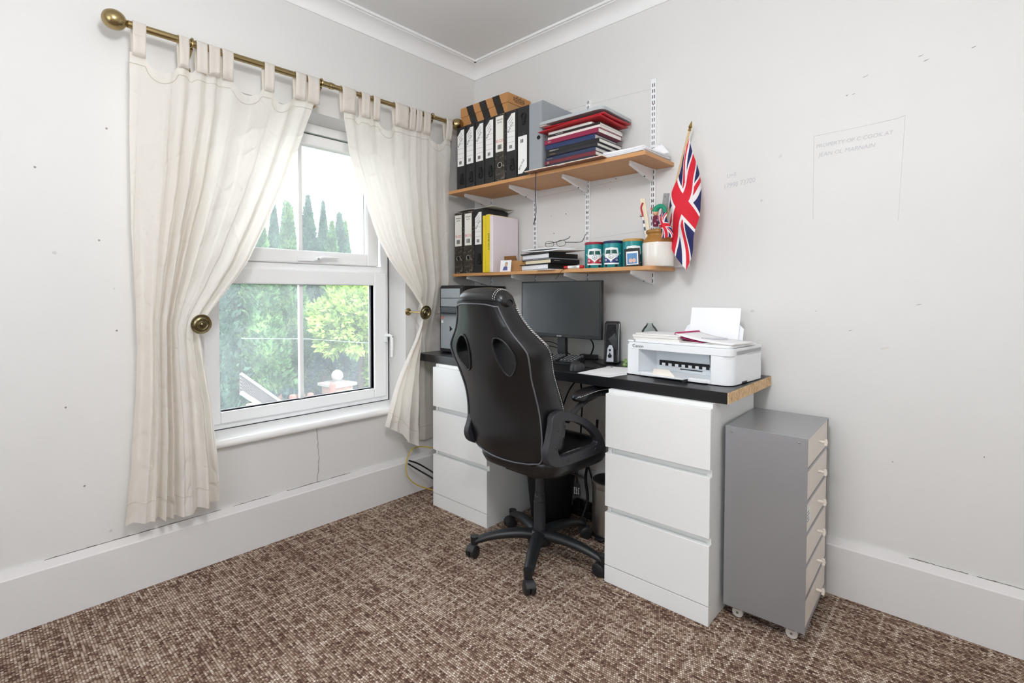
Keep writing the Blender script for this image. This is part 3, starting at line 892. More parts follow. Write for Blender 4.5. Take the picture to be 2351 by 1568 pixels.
MB().tube([(0.06, 0.02, 0.405), (0.16, 0.03, 0.40), (0.21, 0.03, 0.395)], 0.005, 8).build('lever', M_PLAST, ch, smooth=50)
# seat cushion
def seatf(u, v):
    a = 2 * PI * u
    rx, ry = 0.212, 0.235
    c, s = math.cos(a), math.sin(a)
    n = 5.0
    k = (abs(c) ** n + abs(s) ** n) ** (-1 / n)
    prof = [(0.0, 0.430), (0.80, 0.428), (0.95, 0.432), (1.0, 0.455), (1.0, 0.485), (0.96, 0.508), (0.82, 0.512), (0.62, 0.500), (0.30, 0.498), (0.0, 0.497)]
    t = v * (len(prof) - 1); i = min(int(t), len(prof) - 2); f = t - i
    r = prof[i][0] + (prof[i + 1][0] - prof[i][0]) * f
    z = prof[i][1] + (prof[i + 1][1] - prof[i][1]) * f
    return (rx * k * c * r, 0.03 + ry * k * s * r, z)
MB().grid(seatf, 48, 28, closeu=True).build('seat', M_LEATHER, ch, smooth=60)
st = MB()
def stitch(b, pts, ln=0.005, gap=0.004, r=0.0011):
    """short thread lengths along a path"""
    pts = [Vector(p) for p in pts]
    acc = 0
    for p, q in zip(pts, pts[1:]):
        L = (q - p).length
        if L < 1e-6: continue
        t = -acc
        while t < L:
            a0, a1 = max(t, 0), min(t + ln, L)
            if a1 > a0: b.cyl(p.lerp(q, a0 / L), p.lerp(q, a1 / L), r, 4)
            t += ln + gap
        acc = (L - (t - ln - gap)) % (ln + gap)
for xo in (0.178, 0.192):
    stitch(st, [(xo, -0.17, 0.512), (xo, 0.0, 0.5135), (xo, 0.2, 0.510)])
    stitch(st, [(-xo, -0.17, 0.512), (-xo, 0.0, 0.5135), (-xo, 0.2, 0.510)])
st.build('seat_stitching', M_STITCH, ch, kind='stuff')

# backrest: closed shell whose half width follows the photo outline, leaning back
WT = [(0.475, 0.120), (0.490, 0.165), (0.52, 0.198), (0.60, 0.212), (0.687, 0.207), (0.765, 0.203), (0.84, 0.206), (0.90, 0.219), (0.945, 0.221), (0.975, 0.196), (1.014, 0.160), (1.07, 0.130), (1.110, 0.117), (1.135, 0.113)]
def backy(z): return -0.206 - 0.293 * (z - 0.5) + 0.020 * math.exp(-((z - 0.74) / 0.12) ** 2) - 0.010 * math.exp(-((z - 0.56) / 0.07) ** 2)
def thick(z): return interp([(0.47, 0.075), (0.55, 0.12), (0.7, 0.135), (0.95, 0.105), (1.05, 0.085), (1.14, 0.085)], z)
def wd(z):
    return sum(interp(WT, z + d) for d in (-0.012, -0.006, 0, 0.006, 0.012)) / 5
SEC = [(-1, 0.10), (-0.97, 0.0), (-0.80, -0.032), (-0.5, -0.062), (-0.2, -0.078), (0.2, -0.078), (0.5, -0.062), (0.80, -0.032), (0.97, 0.0), (1, 0.10),
       (1.055, 0.35), (1.09, 0.60), (1.10, 0.82), (1.04, 0.97), (0.90, 1.0), (0.75, 0.93), (0.62, 0.72), (0.35, 0.60), (0, 0.57), (-0.35, 0.60), (-0.62, 0.72), (-0.75, 0.93), (-0.90, 1.0), (-1.04, 0.97), (-1.10, 0.82), (-1.09, 0.60), (-1.055, 0.35)]
NZ = 64
rows = []
for j in range(NZ):
    z = 0.476 + (1.128 - 0.476) * j / (NZ - 1)
    w, t, y0 = wd(z), thick(z), backy(z)
    rows.append([(sx * w, y0 + sy * (t if sy > 0 else 0.40), z + 0.05 * max(0, sy) * 0.3) for sx, sy in SEC])
b = MB()
n = len(SEC)
for r_ in rows: b.v += [Vector(p) for p in r_]
for j in range(NZ - 1):
    for i in range(n):
        b.f.append((j * n + i, j * n + (i + 1) % n, (j + 1) * n + (i + 1) % n, (j + 1) * n + i)); b.mi.append(0)
# close bottom and top with centre fans
for j, flip in ((0, True), (NZ - 1, False)):
    c = sum((b.v[j * n + i] for i in range(n)), Vector()) / n
    c.z += -0.012 if flip else 0.006
    b.v.append(c); ci = len(b.v) - 1
    for i in range(n):
        f = (j * n + i, j * n + (i + 1) % n, ci)
        b.f.append(f[::-1] if flip else f); b.mi.append(0)
bo = obj('backrest', b.mesh('backrest', M_LEATHER, 179), ch)
# two see-through openings
HOLE = [(0.083, 0.990), (0.105, 0.990), (0.135, 0.968), (0.158, 0.925), (0.150, 0.885), (0.118, 0.850), (0.092, 0.868), (0.074, 0.920), (0.072, 0.965)]
def hole_pts(s, grow=0.0, n_=6):
    P = spline([(x, z, 0) for x, z in HOLE] + [(HOLE[0][0], HOLE[0][1], 0)], n_)[:-1]
    c = Vector((0.115, 0.925, 0))
    return [(s * (c.x + (p.x - c.x) * (1 + grow)), c.y + (p.y - c.y) * (1 + grow)) for p in P]
cuts = []
for s in (-1, 1):
    hp = hole_pts(s)
    area2 = sum(a[0] * c2[1] - c2[0] * a[1] for a, c2 in zip(hp, hp[1:] + hp[:1]))
    if area2 < 0: hp = hp[::-1]
    cm = MB().prism(hp, -0.75, 0.2, 'y').mesh('cut', M_LEATHER)
    c = bpy.data.objects.new('cut', cm); COL.objects.link(c); c.parent = ch
    md = bo.modifiers.new('cut', 'BOOLEAN'); md.object = c; md.operation = 'DIFFERENCE'; md.solver = 'EXACT'
    cuts.append(c)
bpy.context.view_layer.update()
dg = bpy.context.evaluated_depsgraph_get()
nm = bpy.data.meshes.new_from_object(bo.evaluated_get(dg))
bo.modifiers.clear()
bo.data = nm
for c in cuts: bpy.data.objects.remove(c)
nm.polygons.foreach_set('use_smooth', [True] * len(nm.polygons))
nm.set_sharp_from_angle(angle=math.radians(38))
def on_back(x, z, off=0.0):
    """point on the back skin"""
    w = wd(z)
    u = max(-0.97, min(0.97, x / w))
    tab = [(-0.97, 0.0), (-0.80, -0.032), (-0.5, -0.062), (-0.2, -0.078), (0.2, -0.078), (0.5, -0.062), (0.80, -0.032), (0.97, 0.0)]
    return Vector((x, backy(z) + interp(tab, u) * 0.40 - off, z))
def slide(u, v):
    return None
for s in (-1, 1):
    hp = hole_pts(s, 0.04)
    MB().tube([on_back(x, z, 0.002) for x, z in hp], 0.0040, 8, closed=True).build('opening_trim', M_PLAST, bo, smooth=60)
    P = hole_pts(s, 0.0)
    lin_ = MB()
    nn = len(P)
    for i, (x, z) in enumerate(P): lin_.v += [on_back(x, z, -0.002), Vector((x, backy(z) + thick(z) * 0.62, z + 0.01))]
    for i in range(nn):
        j = (i + 1) % nn
        lin_.f.append((2 * i, 2 * j, 2 * j + 1, 2 * i + 1)); lin_.mi.append(0)
    lin_.build('opening_lining', M_PLAST, bo, smooth=60)
# piping round the back panel
pp = []
zs_ = [0.50 + (1.112 - 0.50) * k / 40 for k in range(41)]
right = [on_back(wd(z) * 0.965, z, 0.0025) for z in zs_]
left = [on_back(-wd(z) * 0.965, z, 0.0025) for z in zs_][::-1]
top = [on_back(x, 1.122 - 0.010 * (abs(x) / 0.1) ** 4, 0.003) for x in (0.10, 0.07, 0.035, 0, -0.035, -0.07, -0.10)]
bot = [on_back(x, 0.484 + 0.016 * (abs(x) / 0.17) ** 3, 0.004) for x in (-0.165, -0.12, -0.06, 0, 0.06, 0.12, 0.165)]
MB().tube(right + top + left + bot, 0.0032, 8, closed=True).build('piping', M_PIPING, bo, smooth=60)
# headrest roll
def roll(u, v):
    a = 2 * PI * v
    x = (u - 0.5) * 2
    w = 0.130
    e = (1 - abs(x) ** 4.5) ** 0.5 if abs(x) < 1 else 0
    ry, rz_ = 0.050 * (0.35 + 0.65 * e), 0.042 * (0.30 + 0.70 * e)
    zc = 1.136 + 0.006 * (1 - x * x)
    yc = backy(1.12) + 0.046
    return (x * w, yc + ry * math.cos(a), zc + rz_ * math.sin(a) - 0.010 * (1 - e))
rr = MB().grid(roll, 40, 24)
n0 = 40
rl_ = rr.build('headrest', M_LEATHER2, bo, smooth=70)
st = MB()
for xo in (0.080, 0.088):
    pts = []
    for k in range(12):
        p = Vector(roll(0.5 + xo / 0.242, 0.16 + 0.34 * k / 11))
        c = Vector((p.x, backy(1.12) + 0.046, 1.136))
        pts.append(c + (p - c) * 1.012)
    stitch(st, pts)
# double seam on the bolster edge and single seam lower down
for u_, v_, za, zb_ in ((1.100, 0.76, 0.64, 1.10), (1.062, 0.90, 0.95, 1.10), (1.10, 0.80, 0.96, 1.10), (-1.10, 0.85, 0.62, 0.95)):
    pts = []
    for k in range(30):
        z = za + (zb_ - za) * k / 29
        pts.append(Vector((u_ * wd(z) + math.copysign(0.003, u_), backy(z) + v_ * thick(z) + 0.002, z + 0.05 * v_ * 0.3)))
    stitch(st, pts)
st.build('stitching', M_STITCH, bo, kind='stuff')
# arms: plastic loop that joins back and seat, with a padded rest carried forward on a strut
def arm(s):
    t = bpy.data.objects.new('armrest', None); COL.objects.link(t); t.parent = ch
    t.location = (0, 0, 0)
    outer = spline([(-0.232, 0.703, 0), (-0.195, 0.713, 0), (-0.139, 0.708, 0), (-0.067, 0.680, 0), (0.015, 0.642, 0), (0.079, 0.595, 0), (0.116, 0.550, 0), (0.121, 0.514, 0)], 5)
    low = spline([(0.105, 0.496, 0), (0.015, 0.495, 0), (-0.141, 0.495, 0), (-0.208, 0.503, 0), (-0.255, 0.528, 0), (-0.267, 0.568, 0), (-0.251, 0.608, 0), (-0.235, 0.67, 0)], 5)
    inner = spline([(-0.166, 0.673, 0), (-0.12, 0.665, 0), (-0.06, 0.645, 0), (0.0, 0.615, 0), (0.048, 0.580, 0), (0.068, 0.549, 0), (0.055, 0.539, 0), (-0.05, 0.536, 0), (-0.16, 0.536, 0), (-0.186, 0.544, 0), (-0.197, 0.571, 0), (-0.182, 0.607, 0), (-0.17, 0.65, 0)], 4)[:-1]
    # ring plate: bridge outer loop to inner loop by angle order
    O = [(p.x, p.y) for p in outer + low]
    I = [(p.x, p.y) for p in inner]
    c = (-0.07, 0.59)
    def ang(p): return math.atan2(p[1] - c[1], p[0] - c[0])
    def resample(P, n_):
        P = sorted(P, key=ang)
        A = [ang(p) for p in P]
        out = []
        for k in range(n_):
            a = -PI + 2 * PI * (k + 0.5) / n_
            for i in range(len(P)):
                a0, a1 = A[i], A[(i + 1) % len(P)]
                aa = a
                if a1 < a0:
                    a1 += 2 * PI
                    if aa < a0: aa += 2 * PI
                if a0 <= aa <= a1:
                    p, q = P[i], P[(i + 1) % len(P)]
                    d = (math.cos(a), math.sin(a))
                    ex, ey = q[0] - p[0], q[1] - p[1]
                    den = d[0] * ey - d[1] * ex
                    if abs(den) < 1e-9: out.append(p); break
                    tt = ((p[0] - c[0]) * ey - (p[1] - c[1]) * ex) / den
                    out.append((c[0] + d[0] * tt, c[1] + d[1] * tt)); break
        return out
    n_ = 72
    ro, ri = resample(O, n_), resample(I, n_)
    n_ = min(len(ro), len(ri))
    b = MB()
    XI, XO = (0.220, 0.248) if s > 0 else (0.180, 0.207)
    for X0 in (XI, XO):
        for P in (ro, ri): b.v += [Vector((s * X0, p[0], p[1])) for p in P[:n_]]
    def q4(a, c_, d, e): b.f.append((a, c_, d, e) if s > 0 else (e, d, c_, a)); b.mi.append(0)
    for i in range(n_):
        j = (i + 1) % n_
        q4(i, i + n_, j + n_, j)                             # inside face
        q4(2 * n_ + i, 2 * n_ + j, 3 * n_ + j, 3 * n_ + i)   # outside face
        q4(i, j, 2 * n_ + j, 2 * n_ + i)
        q4(n_ + i, 3 * n_ + i, 3 * n_ + j, n_ + j)
    b.build('arm_frame', M_PLASTG, t, smooth=40, bevel=0.004, seg=2)
    for y, z in ((-0.198, 0.645), (-0.210, 0.58), (-0.13, 0.516), (0.055, 0.520)):
        MB().lathe([(0.0075, 0), (0.0065, 0.002), (0.001, 0.0025)], 12, Matrix.Translation((s * XO, y, z)) @ Matrix.Rotation(s * PI / 2, 4, 'Y')).build('bolt_cap', M_PLAST, t, smooth=40)
    sp_ = spline([(s * 0.215, -0.10, 0.655), (s * 0.215, -0.055, 0.685), (s * 0.212, 0.02, 0.715), (s * 0.210, 0.11, 0.730)], 4)
    MB().tube(sp_, 0.014, 10, radii=[0.013] * len(sp_), flat=0.8).build('arm_strut', M_PLASTG, t, smooth=60)
    def pad(u, v):
        a = 2 * PI * u
        y = -0.045 + 0.27 * v
        e = max(0.02, (1 - abs(2 * v - 1) ** 5)) ** 0.5
        cx_ = s * (0.210 if s > 0 else 0.165)
        return (cx_ + 0.036 * e * math.copysign(abs(math.cos(a)) ** 0.7, math.cos(a)), y, 0.742 + 0.022 * e * math.copysign(abs(math.sin(a)) ** 0.8, math.sin(a)) + 0.012 * math.sin(PI * v) - 0.006)
    pb = MB().grid(pad, 24, 22, closeu=True)
    n1 = 24
    pb.f.append(list(range(n1))[::-1]); pb.mi.append(0)
    pb.f.append([21 * n1 + i for i in range(n1)]); pb.mi.append(0)
    pd = pb.build('arm_pad', M_LEATHER2, t, smooth=70)
    sb = MB()
    ring_ = [Vector(pad(0.06, 0.04 + 0.92 * k / 24)) * 1 for k in range(25)]
    stitch(sb, [p + Vector((s * 0.001, 0, 0.001)) for p in ring_])
    sb.build('pad_stitching', M_STITCH, t, kind='stuff')
arm(1); arm(-1)
# ---------------------------------------------------------------- files on the shelves
def label_poly(w, z0, z1, cut, flip=False):
    if flip: return [(0, z0), (w - cut, z0), (w, z0 + cut), (w, z1), (0, z1)]
    return [(0, z0), (w, z0), (w, z1), (cut, z1), (0, z1 - cut)]
def barcode(parent, x, y, z, w, h):
    b = MB()
    k = 0
    while k < w:
        d = random.choice((0.0008, 0.0014, 0.002))
        b.box(x + k, x + min(k + d, w), y - 0.0003, y, z, z + h)
        k += d + random.choice((0.0007, 0.0012))
    b.build('barcode', M_INK, parent)
def pull(parent, x, y, z, m=M_DARK, up=1):
    """teardrop ring pull of a box file"""
    b = MB()
    b.tube([(x + 0.013 * math.cos(a), y - 0.003, z + 0.014 * math.sin(a)) for a in [2 * PI * k / 20 for k in range(20)]], 0.004, 6, closed=True)
    b.prism([(x - 0.013, z + 0.010 * up), (x + 0.013, z + 0.010 * up), (x + 0.007, z + 0.045 * up), (x - 0.007, z + 0.045 * up)][::up], y - 0.006, y, 'y')
    return b.build('ring_pull', m, parent, smooth=40)
FH, FD = 0.363, 0.26
def box_file(x, z0, label, lab0, lab1, w=0.0745, h=FH, y=-0.287, flip=False, tilt=0.0, group='black box files', pz=0.045):
    t = thing('box_file', label, 'box file', (x, y, z0), tilt, group)
    MB().box(0.001, w - 0.001, 0.002, FD, 0, h).build('case', M_BLACK, t, bevel=0.0015)
    MB().box(w - 0.0045, w - 0.0005, -0.001, FD, 0.001, h - 0.001).build('lid', M_BLACK, t, bevel=0.001)
    MB().prism([(0.007 + a, b_) for a, b_ in label_poly(w - 0.020, lab0, lab1, 0.030, flip)], 0.0012, 0.0022, 'y').build('spine_label', M_LABEL, t)
    ln = MB()
    for k in range(4):
        zz = lab0 + 0.045 + k * 0.028
        ln.box(0.010, w - 0.016, 0.0008, 0.0012, zz, zz + 0.0012)
    for k in range(3):
        zz = lab1 - 0.018 - k * 0.012
        M = Matrix.Translation((0.022 + 0.006 * k, 0.001, zz)) @ Matrix.Rotation(-0.75, 4, 'Y')
        ln.box(-0.018, 0.018, -0.0002, 0.0002, -0.0012, 0.0012, M=M)
    if not flip: ln.build('label_print', M_GREYINK, t)
    barcode(t, 0.022, 0.0011, (lab1 - 0.035) if flip else lab0 + 0.012, 0.020, 0.018)
    text('BOX FILE', 0.016, M_INK, t, 'spine_lettering', (0.030, 0.0010, (lab0 + 0.045) if flip else lab1 - 0.072), spin=0.95 if not flip else 1.0, sx=0.9)
    pull(t, 0.043, 0.002, (h - 0.050) if flip else pz, up=-1 if flip else 1)
    return t
def lever_arch(x, z0, label, w=0.083, h=FH, y=-0.287, lab0=0.150, lab1=0.345, ringz=0.088):
    t = thing('lever_arch_file', label, 'lever arch file', (x, y, z0), 0, 'black lever arch files with mottled spines')
    m = MATS.get('mottled_black_board')
    if not m:
        m, nx, bb = nodes('mottled_black_board')
        v = nx.noise(70, nx.coord(), 5, 0.75, 1.0)
        nx.link(nx.ramp(v, [(0.40, '2c2924'), (0.56, '3d3830'), (0.64, '8d8578'), (0.72, 'b9b2a6')]), bb.inputs['Base Color'])
        bb.inputs['Roughness'].default_value = 0.5
    MB().box(0.001, w - 0.001, 0.001, FD, 0, h).build('cover', m, t, bevel=0.0015)
    MB().box(w - 0.008, w - 0.004, -0.0004, 0.0005, 0.002, h - 0.002).build('hinge_groove', M_DARK, t)
    MB().box(0.007, w - 0.018, -0.0006, 0.001, lab0, lab1).build('spine_label', mat('cream_label', 'efeee6', 0.7), t)
    text('FOOLSCAP', 0.0105, M_INK, t, 'spine_lettering', (0.036, -0.0009, lab1 - 0.020), sx=0.8)
    text('Box File', 0.0100, M_INK, t, 'spine_lettering', (0.036, -0.0009, lab1 - 0.034), sx=0.9)
    text('ELCO', 0.021, M_REDINK, t, 'maker_lettering', (0.036, -0.0009, lab0 + 0.058), sx=0.95)
    barcode(t, 0.022, -0.0006, lab0 + 0.014, 0.028, 0.024)
    MB().tube([(0.038 + 0.0145 * math.cos(a), -0.001, ringz + 0.0145 * math.sin(a)) for a in [2 * PI * k / 24 for k in range(24)]], 0.0025, 6, closed=True).build('finger_ring', M_CHROME, t, smooth=50)
    MB().cyl((0.038, 0.0, ringz), (0.038, -0.0012, ringz), 0.013, 20).build('finger_hole', M_DARK, t)
    return t
X0 = 0.127
box_file(X0, UZ, 'black box file at the curtain end of the upper shelf', 0.135, 0.345)
box_file(X0 + 0.0755, UZ, 'black box file second from the curtain on the upper shelf', 0.138, 0.345)
box_file(X0 + 0.151, UZ, 'black box file third from the curtain on the upper shelf', 0.138, 0.347, pz=0.055)
box_file(X0 + 0.2265, UZ, 'black box file just left of the mottled file on the upper shelf', 0.142, 0.348, pz=0.052)
lever_arch(X0 + 0.302, UZ, 'mottled black lever arch file with a red-printed label among the upper box files', w=0.079, lab0=0.160, lab1=0.352, ringz=0.088)
box_file(X0 + 0.382, UZ, 'black box file between the mottled file and the upside-down one, upper shelf', 0.150, 0.346, pz=0.060)
box_file(X0 + 0.458, UZ, 'black box file standing upside down, its label near the shelf', 0.018, 0.212, w=0.078, flip=True)
t = thing('box_file', 'plain grey box file at the right end of the upper row', 'box file', (X0 + 0.538, -0.287, UZ), 0)
MB().box(0.0, 0.083, 0, FD + 0.01, 0, FH - 0.002).build('case', M_GREYBOX, t, bevel=0.0015)
MB().box(0.0835, 0.087, -0.001, FD + 0.01, 0, FH - 0.001).build('lid', M_GREYBOX, t, bevel=0.001)
MB().box(0.0826, 0.0836, -0.0006, 0.05, 0.001, FH - 0.002).build('lid_gap', M_DARK, t)
MB().lathe([(0.010, 0), (0.010, 0.0025), (0.0065, 0.003), (0.006, 0.001)], 20, Matrix.Translation((0.062, 0, 0.18)) @ Matrix.Rotation(PI / 2, 4, 'X')).build('finger_hole', M_DARK, t, smooth=40)
MB().cyl((0.0872, 0.02, 0.18), (0.088, 0.02, 0.18), 0.003, 10).build('lid_stud', M_DARK, t)
# shoe box lying across the tops of the files
sbx = thing('shoe_box', 'orange-brown shoe box with black stripes lying on top of the box files', 'box', (0.096, -0.222, UZ + FH), 0)
L_, D_, HB_, HL = 0.370, 0.205, 0.136, 0.052
MB().box(0.004, L_ - 0.004, 0.004, D_ - 0.004, 0, HB_).build('box_base', M_CARD, sbx, bevel=0.001)
M_ORNG = mat('orange_brown_card', 'c08a55', 0.75, var=0.05, vscale=10)
lid = MB().box(0, L_, 0, D_, HB_ - HL, HB_ + 0.002).build('box_lid', M_ORNG, sbx, bevel=0.001)
MB().box(0.004, L_ - 0.004, 0.0036, 0.0042, 0.0, HB_ - HL - 0.001).build('box_front', M_ORNG, sbx)
M_STRIPE = mat('black_stripe_print', '2a2725', 0.7, var=0.2, vscale=60)
for k in range(3):
    xa = 0.048 + k * 0.103
    for z0, z1, y, nm_ in ((HB_ - HL, HB_ + 0.002, -0.0006, 'lid_stripe'), (0.0, HB_ - HL, 0.0030, 'stripe')):
        xo0 = xa + (HB_ - z0) * 0.36; xo1 = xa + (HB_ - z1) * 0.36
        n_ = 7
        lft = [(xo0 + (xo1 - xo0) * i / n_ + (0.0018 if i % 2 else 0), z0 + (z1 - z0) * i / n_) for i in range(n_ + 1)]
        rgt = [(a + 0.052, c) for a, c in lft]
        MB().prism(lft[::-1] + rgt, y, y + 0.0006, 'y').build(nm_, M_STRIPE, sbx)
text('adidas', 0.042, M_STRIPE, sbx, 'box_lettering', (L_ + 0.0004, D_ * 0.48, HB_ - 0.018), RXX)
text('ORIGINALS', 0.012, M_STRIPE, sbx, 'box_lettering', (L_ + 0.0004, D_ * 0.48, HB_ - 0.037), RXX, sx=1.4)

# ---------------------------------------------------------------- pile of books on the upper shelf
def book(x0, x1, y0, y1, z, h, col, label, rot=0.0, name='book', spine=None, cat='book', pages='e9e6e0', soft=False, hardcov=0.002):
    t = thing(name, label, cat, ((x0 + x1) / 2, (y0 + y1) / 2, z), rot, 'books in the pile on the upper shelf')
    a, d = (x1 - x0) / 2, (y1 - y0) / 2
    m = mat('cover_' + col, col, 0.45, var=0.08, vscale=20)
    b = MB()
    b.box(-a, a, -d, d, 0, hardcov).box(-a, a, -d, d, h - hardcov, h).box(-a, a, -d, -d + 0.003, hardcov, h - hardcov)
    b.build('cover', m, t, bevel=0.0006)
    MB().box(-a + 0.003, a - 0.003, -d + 0.003, d - 0.003, hardcov, h - hardcov).build('pages', mat('pages_' + pages, pages, 0.85, var=0.05, vscale=150), t)
    if spine:
        s, sz, sx_, mm = spine
        text(s, sz, mm, t, 'spine_lettering', (-a + sx_, -d - 0.0005, h / 2))
    return t
cz = UZ
board = thing('clipboard', 'thin brown hardboard with cream top jutting over the upper shelf edge', 'board', (0.90, -0.235, cz), 0.0)
MB().box(-0.215, 0.215, -0.105, 0.10, 0.0, 0.004).build('panel', mat('reddish_hardboard', '7c4a33', 0.5, var=0.1), board, bevel=0.0005)
MB().prism([(-0.222, -0.108), (0.215, -0.102), (0.21, 0.10), (-0.21, 0.10)], 0.0042, 0.0075).build('top_sheet', mat('cream_card', 'ece4d2', 0.8), board)
MB().prism([(-0.02, -0.109), (0.02, -0.105), (0.01, -0.10), (-0.03, -0.102)], 0.0002, 0.0012).build('torn_paper', M_PAPER, board)
cz += 0.0085
INKW = mat('white_foil_print', 'd8d4cc', 0.5)
INKG = mat('gold_foil_print', 'b59a64', 0.4)
specs = [
    (0.782, 1.040, 0.022, '232b3c', 'dark navy hardback at the bottom of the book pile', None),
    (0.766, 1.052, 0.019, '6e2a33', 'maroon hardback with a pale number, second from the bottom of the pile', ('22', 0.012, 0.02, INKW)),
    (0.766, 1.052, 0.019, '2b3856', 'navy diary above the maroon book in the pile', ('DIARY 2021', 0.006, 0.03, INKG)),
    (0.776, 1.062, 0.017, '25252b', 'black diary with faint spine print, fourth from the bottom', ('ACCOUNTS', 0.006, 0.04, INKG)),
    (0.776, 1.070, 0.019, '1c1c20', 'black book with bold white spine print in the middle of the pile', ('WEBSTER 01-17', 0.008, 0.045, INKW)),
    (0.766, 1.045, 0.024, '26365f', 'royal blue book under the crimson one in the pile', None),
    (0.766, 1.070, 0.022, '8c1f45', 'crimson hardback with a pale year in the pile', ('2018', 0.009, 0.03, INKW)),
    (0.784, 1.076, 0.012, 'e6dcd8', 'pale pink-edged pad on top of the crimson book', None),
    (0.790, 1.072, 0.013, '241c1c', 'black notebook with pale spine print near the top of the pile', ('BLACK N RED', 0.007, 0.06, INKW)),
]
for k, (xa, xb, hh, col, lab, spn) in enumerate(specs):
    book(xa, xb, -0.292 + 0.003 * (k % 3), -0.075, cz, hh, col, lab, rot=random.uniform(-0.012, 0.012), spine=spn)
    cz += hh + 0.0003
wire = thing('wirebound_pad', 'white wire-bound pad squeezed under the red folders on the pile', 'notepad', (0.90, -0.19, cz))
MB().box(-0.115, 0.13, -0.095, 0.10, 0, 0.010).build('pages', M_PAPER2, wire)
wb_ = MB()
for k in range(34): wb_.tube([(-0.11 + k * 0.0068, -0.096 - 0.005 * math.cos(a), 0.006 + 0.006 * math.sin(a)) for a in [2 * PI * q / 8 for q in range(8)]], 0.0009, 4, closed=True)
wb_.build('wire_binding', mat('white_wire', 'e4e4e4', 0.4), wire, kind='stuff')
cz += 0.013
M_RED = mat('red_card_folder', 'c02630', 0.5, var=0.1, vscale=10)
def sag_sheet(name, label, cat, x0, x1, y0, y1, z, m, amp, th=0.0015, seed=1, loc_group=None, lift=0.0):
    r_ = random.Random(seed)
    p1, p2 = r_.uniform(0, 6), r_.uniform(0, 6)
    t = thing(name, label, cat, ((x0 + x1) / 2, (y0 + y1) / 2, z), 0, loc_group)
    a, d = (x1 - x0) / 2, (y1 - y0) / 2
    def fn(u, v):
        x, y = -a + 2 * a * u, -d + 2 * d * v
        return (x, y, amp * (1 + math.sin(x * 14 + p1) * 0.5 + math.sin(y * 18 + p2 + x * 5) * 0.5) + lift * ((u - 0.5) * 2) ** 2)
    MB().grid(fn, 26, 18).build('sheet', m, t, smooth=179, solid=th)
    return t
sag_sheet('document_folder', 'lower red card folder drooping under the grey tray', 'folder', 0.745, 1.095, -0.318, -0.060, cz, M_RED, 0.004, 0.003, 3, 'red folders on the pile')
sag_sheet('document_folder', 'upper red plastic folder directly under the grey tray', 'folder', 0.775, 1.105, -0.305, -0.050, cz + 0.013, M_RED, 0.004, 0.004, 5, 'red folders on the pile')
tray = thing('plastic_tray', 'grey plastic tray lid resting on top of the book pile', 'tray', (0.925, -0.175, cz + 0.026), 0.02)
def rrect(a, d, r, n_=6):
    out = []
    for cx_, cy_, s0 in ((a - r, d - r, 0), (-a + r, d - r, 1), (-a + r, -d + r, 2), (a - r, -d + r, 3)):
        for k in range(n_ + 1):
            q = (s0 + k / n_) * PI / 2
            out.append((cx_ + r * math.cos(q), cy_ + r * math.sin(q)))
    return out
M_TRAY = mat('grey_tray_plastic', 'b3b9bb', 0.4)
MB().prism(rrect(0.178, 0.148, 0.03), 0.010, 0.014).build('plate', M_TRAY, tray, bevel=0.001)
o_, i_ = rrect(0.182, 0.152, 0.033), rrect(0.174, 0.144, 0.028)
b = MB()
nn = len(o_)
for P_, z in ((o_, 0.004), (o_, 0.018), (i_, 0.018), (i_, 0.004)): b.v += [Vector((x, y, z)) for x, y in P_]
for r_ in range(4):
    for k in range(nn):
        k2 = (k + 1) % nn
        b.f.append((r_ * nn + k, r_ * nn + k2, ((r_ + 1) % 4) * nn + k2, ((r_ + 1) % 4) * nn + k)); b.mi.append(0)
b.build('rim', M_TRAY, tray, smooth=50)
MB().box(-0.168, -0.130, -0.142, -0.10, 0.0005, 0.0095).build('foam_pad', M_PAPER2, tray)
# loose papers at the right end of the upper shelf, each sheaf of its own
for k, (xa, xb, ya, yb, zz, am) in enumerate(((1.075, 1.285, -0.297, -0.03, 0.0015, 0.003), (1.08, 1.29, -0.296, -0.02, 0.007, 0.003), (1.06, 1.288, -0.285, -0.02, 0.013, 0.004), (1.09, 1.285, -0.29, -0.01, 0.020, 0.004), (1.08, 1.27, -0.27, -0.02, 0.028, 0.004))):
    names = ['lowest sheaf of white papers at the bare end of the upper shelf', 'second sheaf from the bottom of papers at the end of the upper shelf', 'middle sheaf of curling white papers at the end of the upper shelf',
             'sheaf of papers second from the top at the end of the upper shelf', 'topmost sheaf of crumpled white papers beside the book pile']
    sag_sheet('paper_sheaf', names[k], 'papers', xa, xb, ya, yb, UZ + zz, M_PAPER, am, 0.003, 20 + k, 'papers on the upper shelf')
t = thing('paper_scrap', 'curled white paper corner standing up behind the papers near the rail', 'paper', (1.255, -0.07, UZ + 0.036), 0.4)
MB().grid(lambda u, v: ((u - 0.5) * 0.09 * (1 - 0.8 * v), 0.02 * v * v + 0.01 * math.sin(u * 3), v * 0.05), 8, 8).build('sheet', M_PAPER, t, smooth=179, solid=0.0006)
cd = thing('hanging_cord', 'thin dark blue cord dangling from the upper shelf beside a rail', 'cord', (0.722, -0.300, UZ - 0.0205))
pts = [(0.0, 0.02, 0.022), (0.0, -0.002, 0.019), (0.0, -0.004, 0.0), (-0.002, -0.004, -0.08), (0.001, -0.002, -0.16), (-0.006, 0.002, -0.205), (-0.020, 0.004, -0.238)]
MB().tube(spline(pts, 5), 0.0022, 6).build('cord', mat('dark_blue_cord', '2b3350', 0.6), cd, smooth=60)

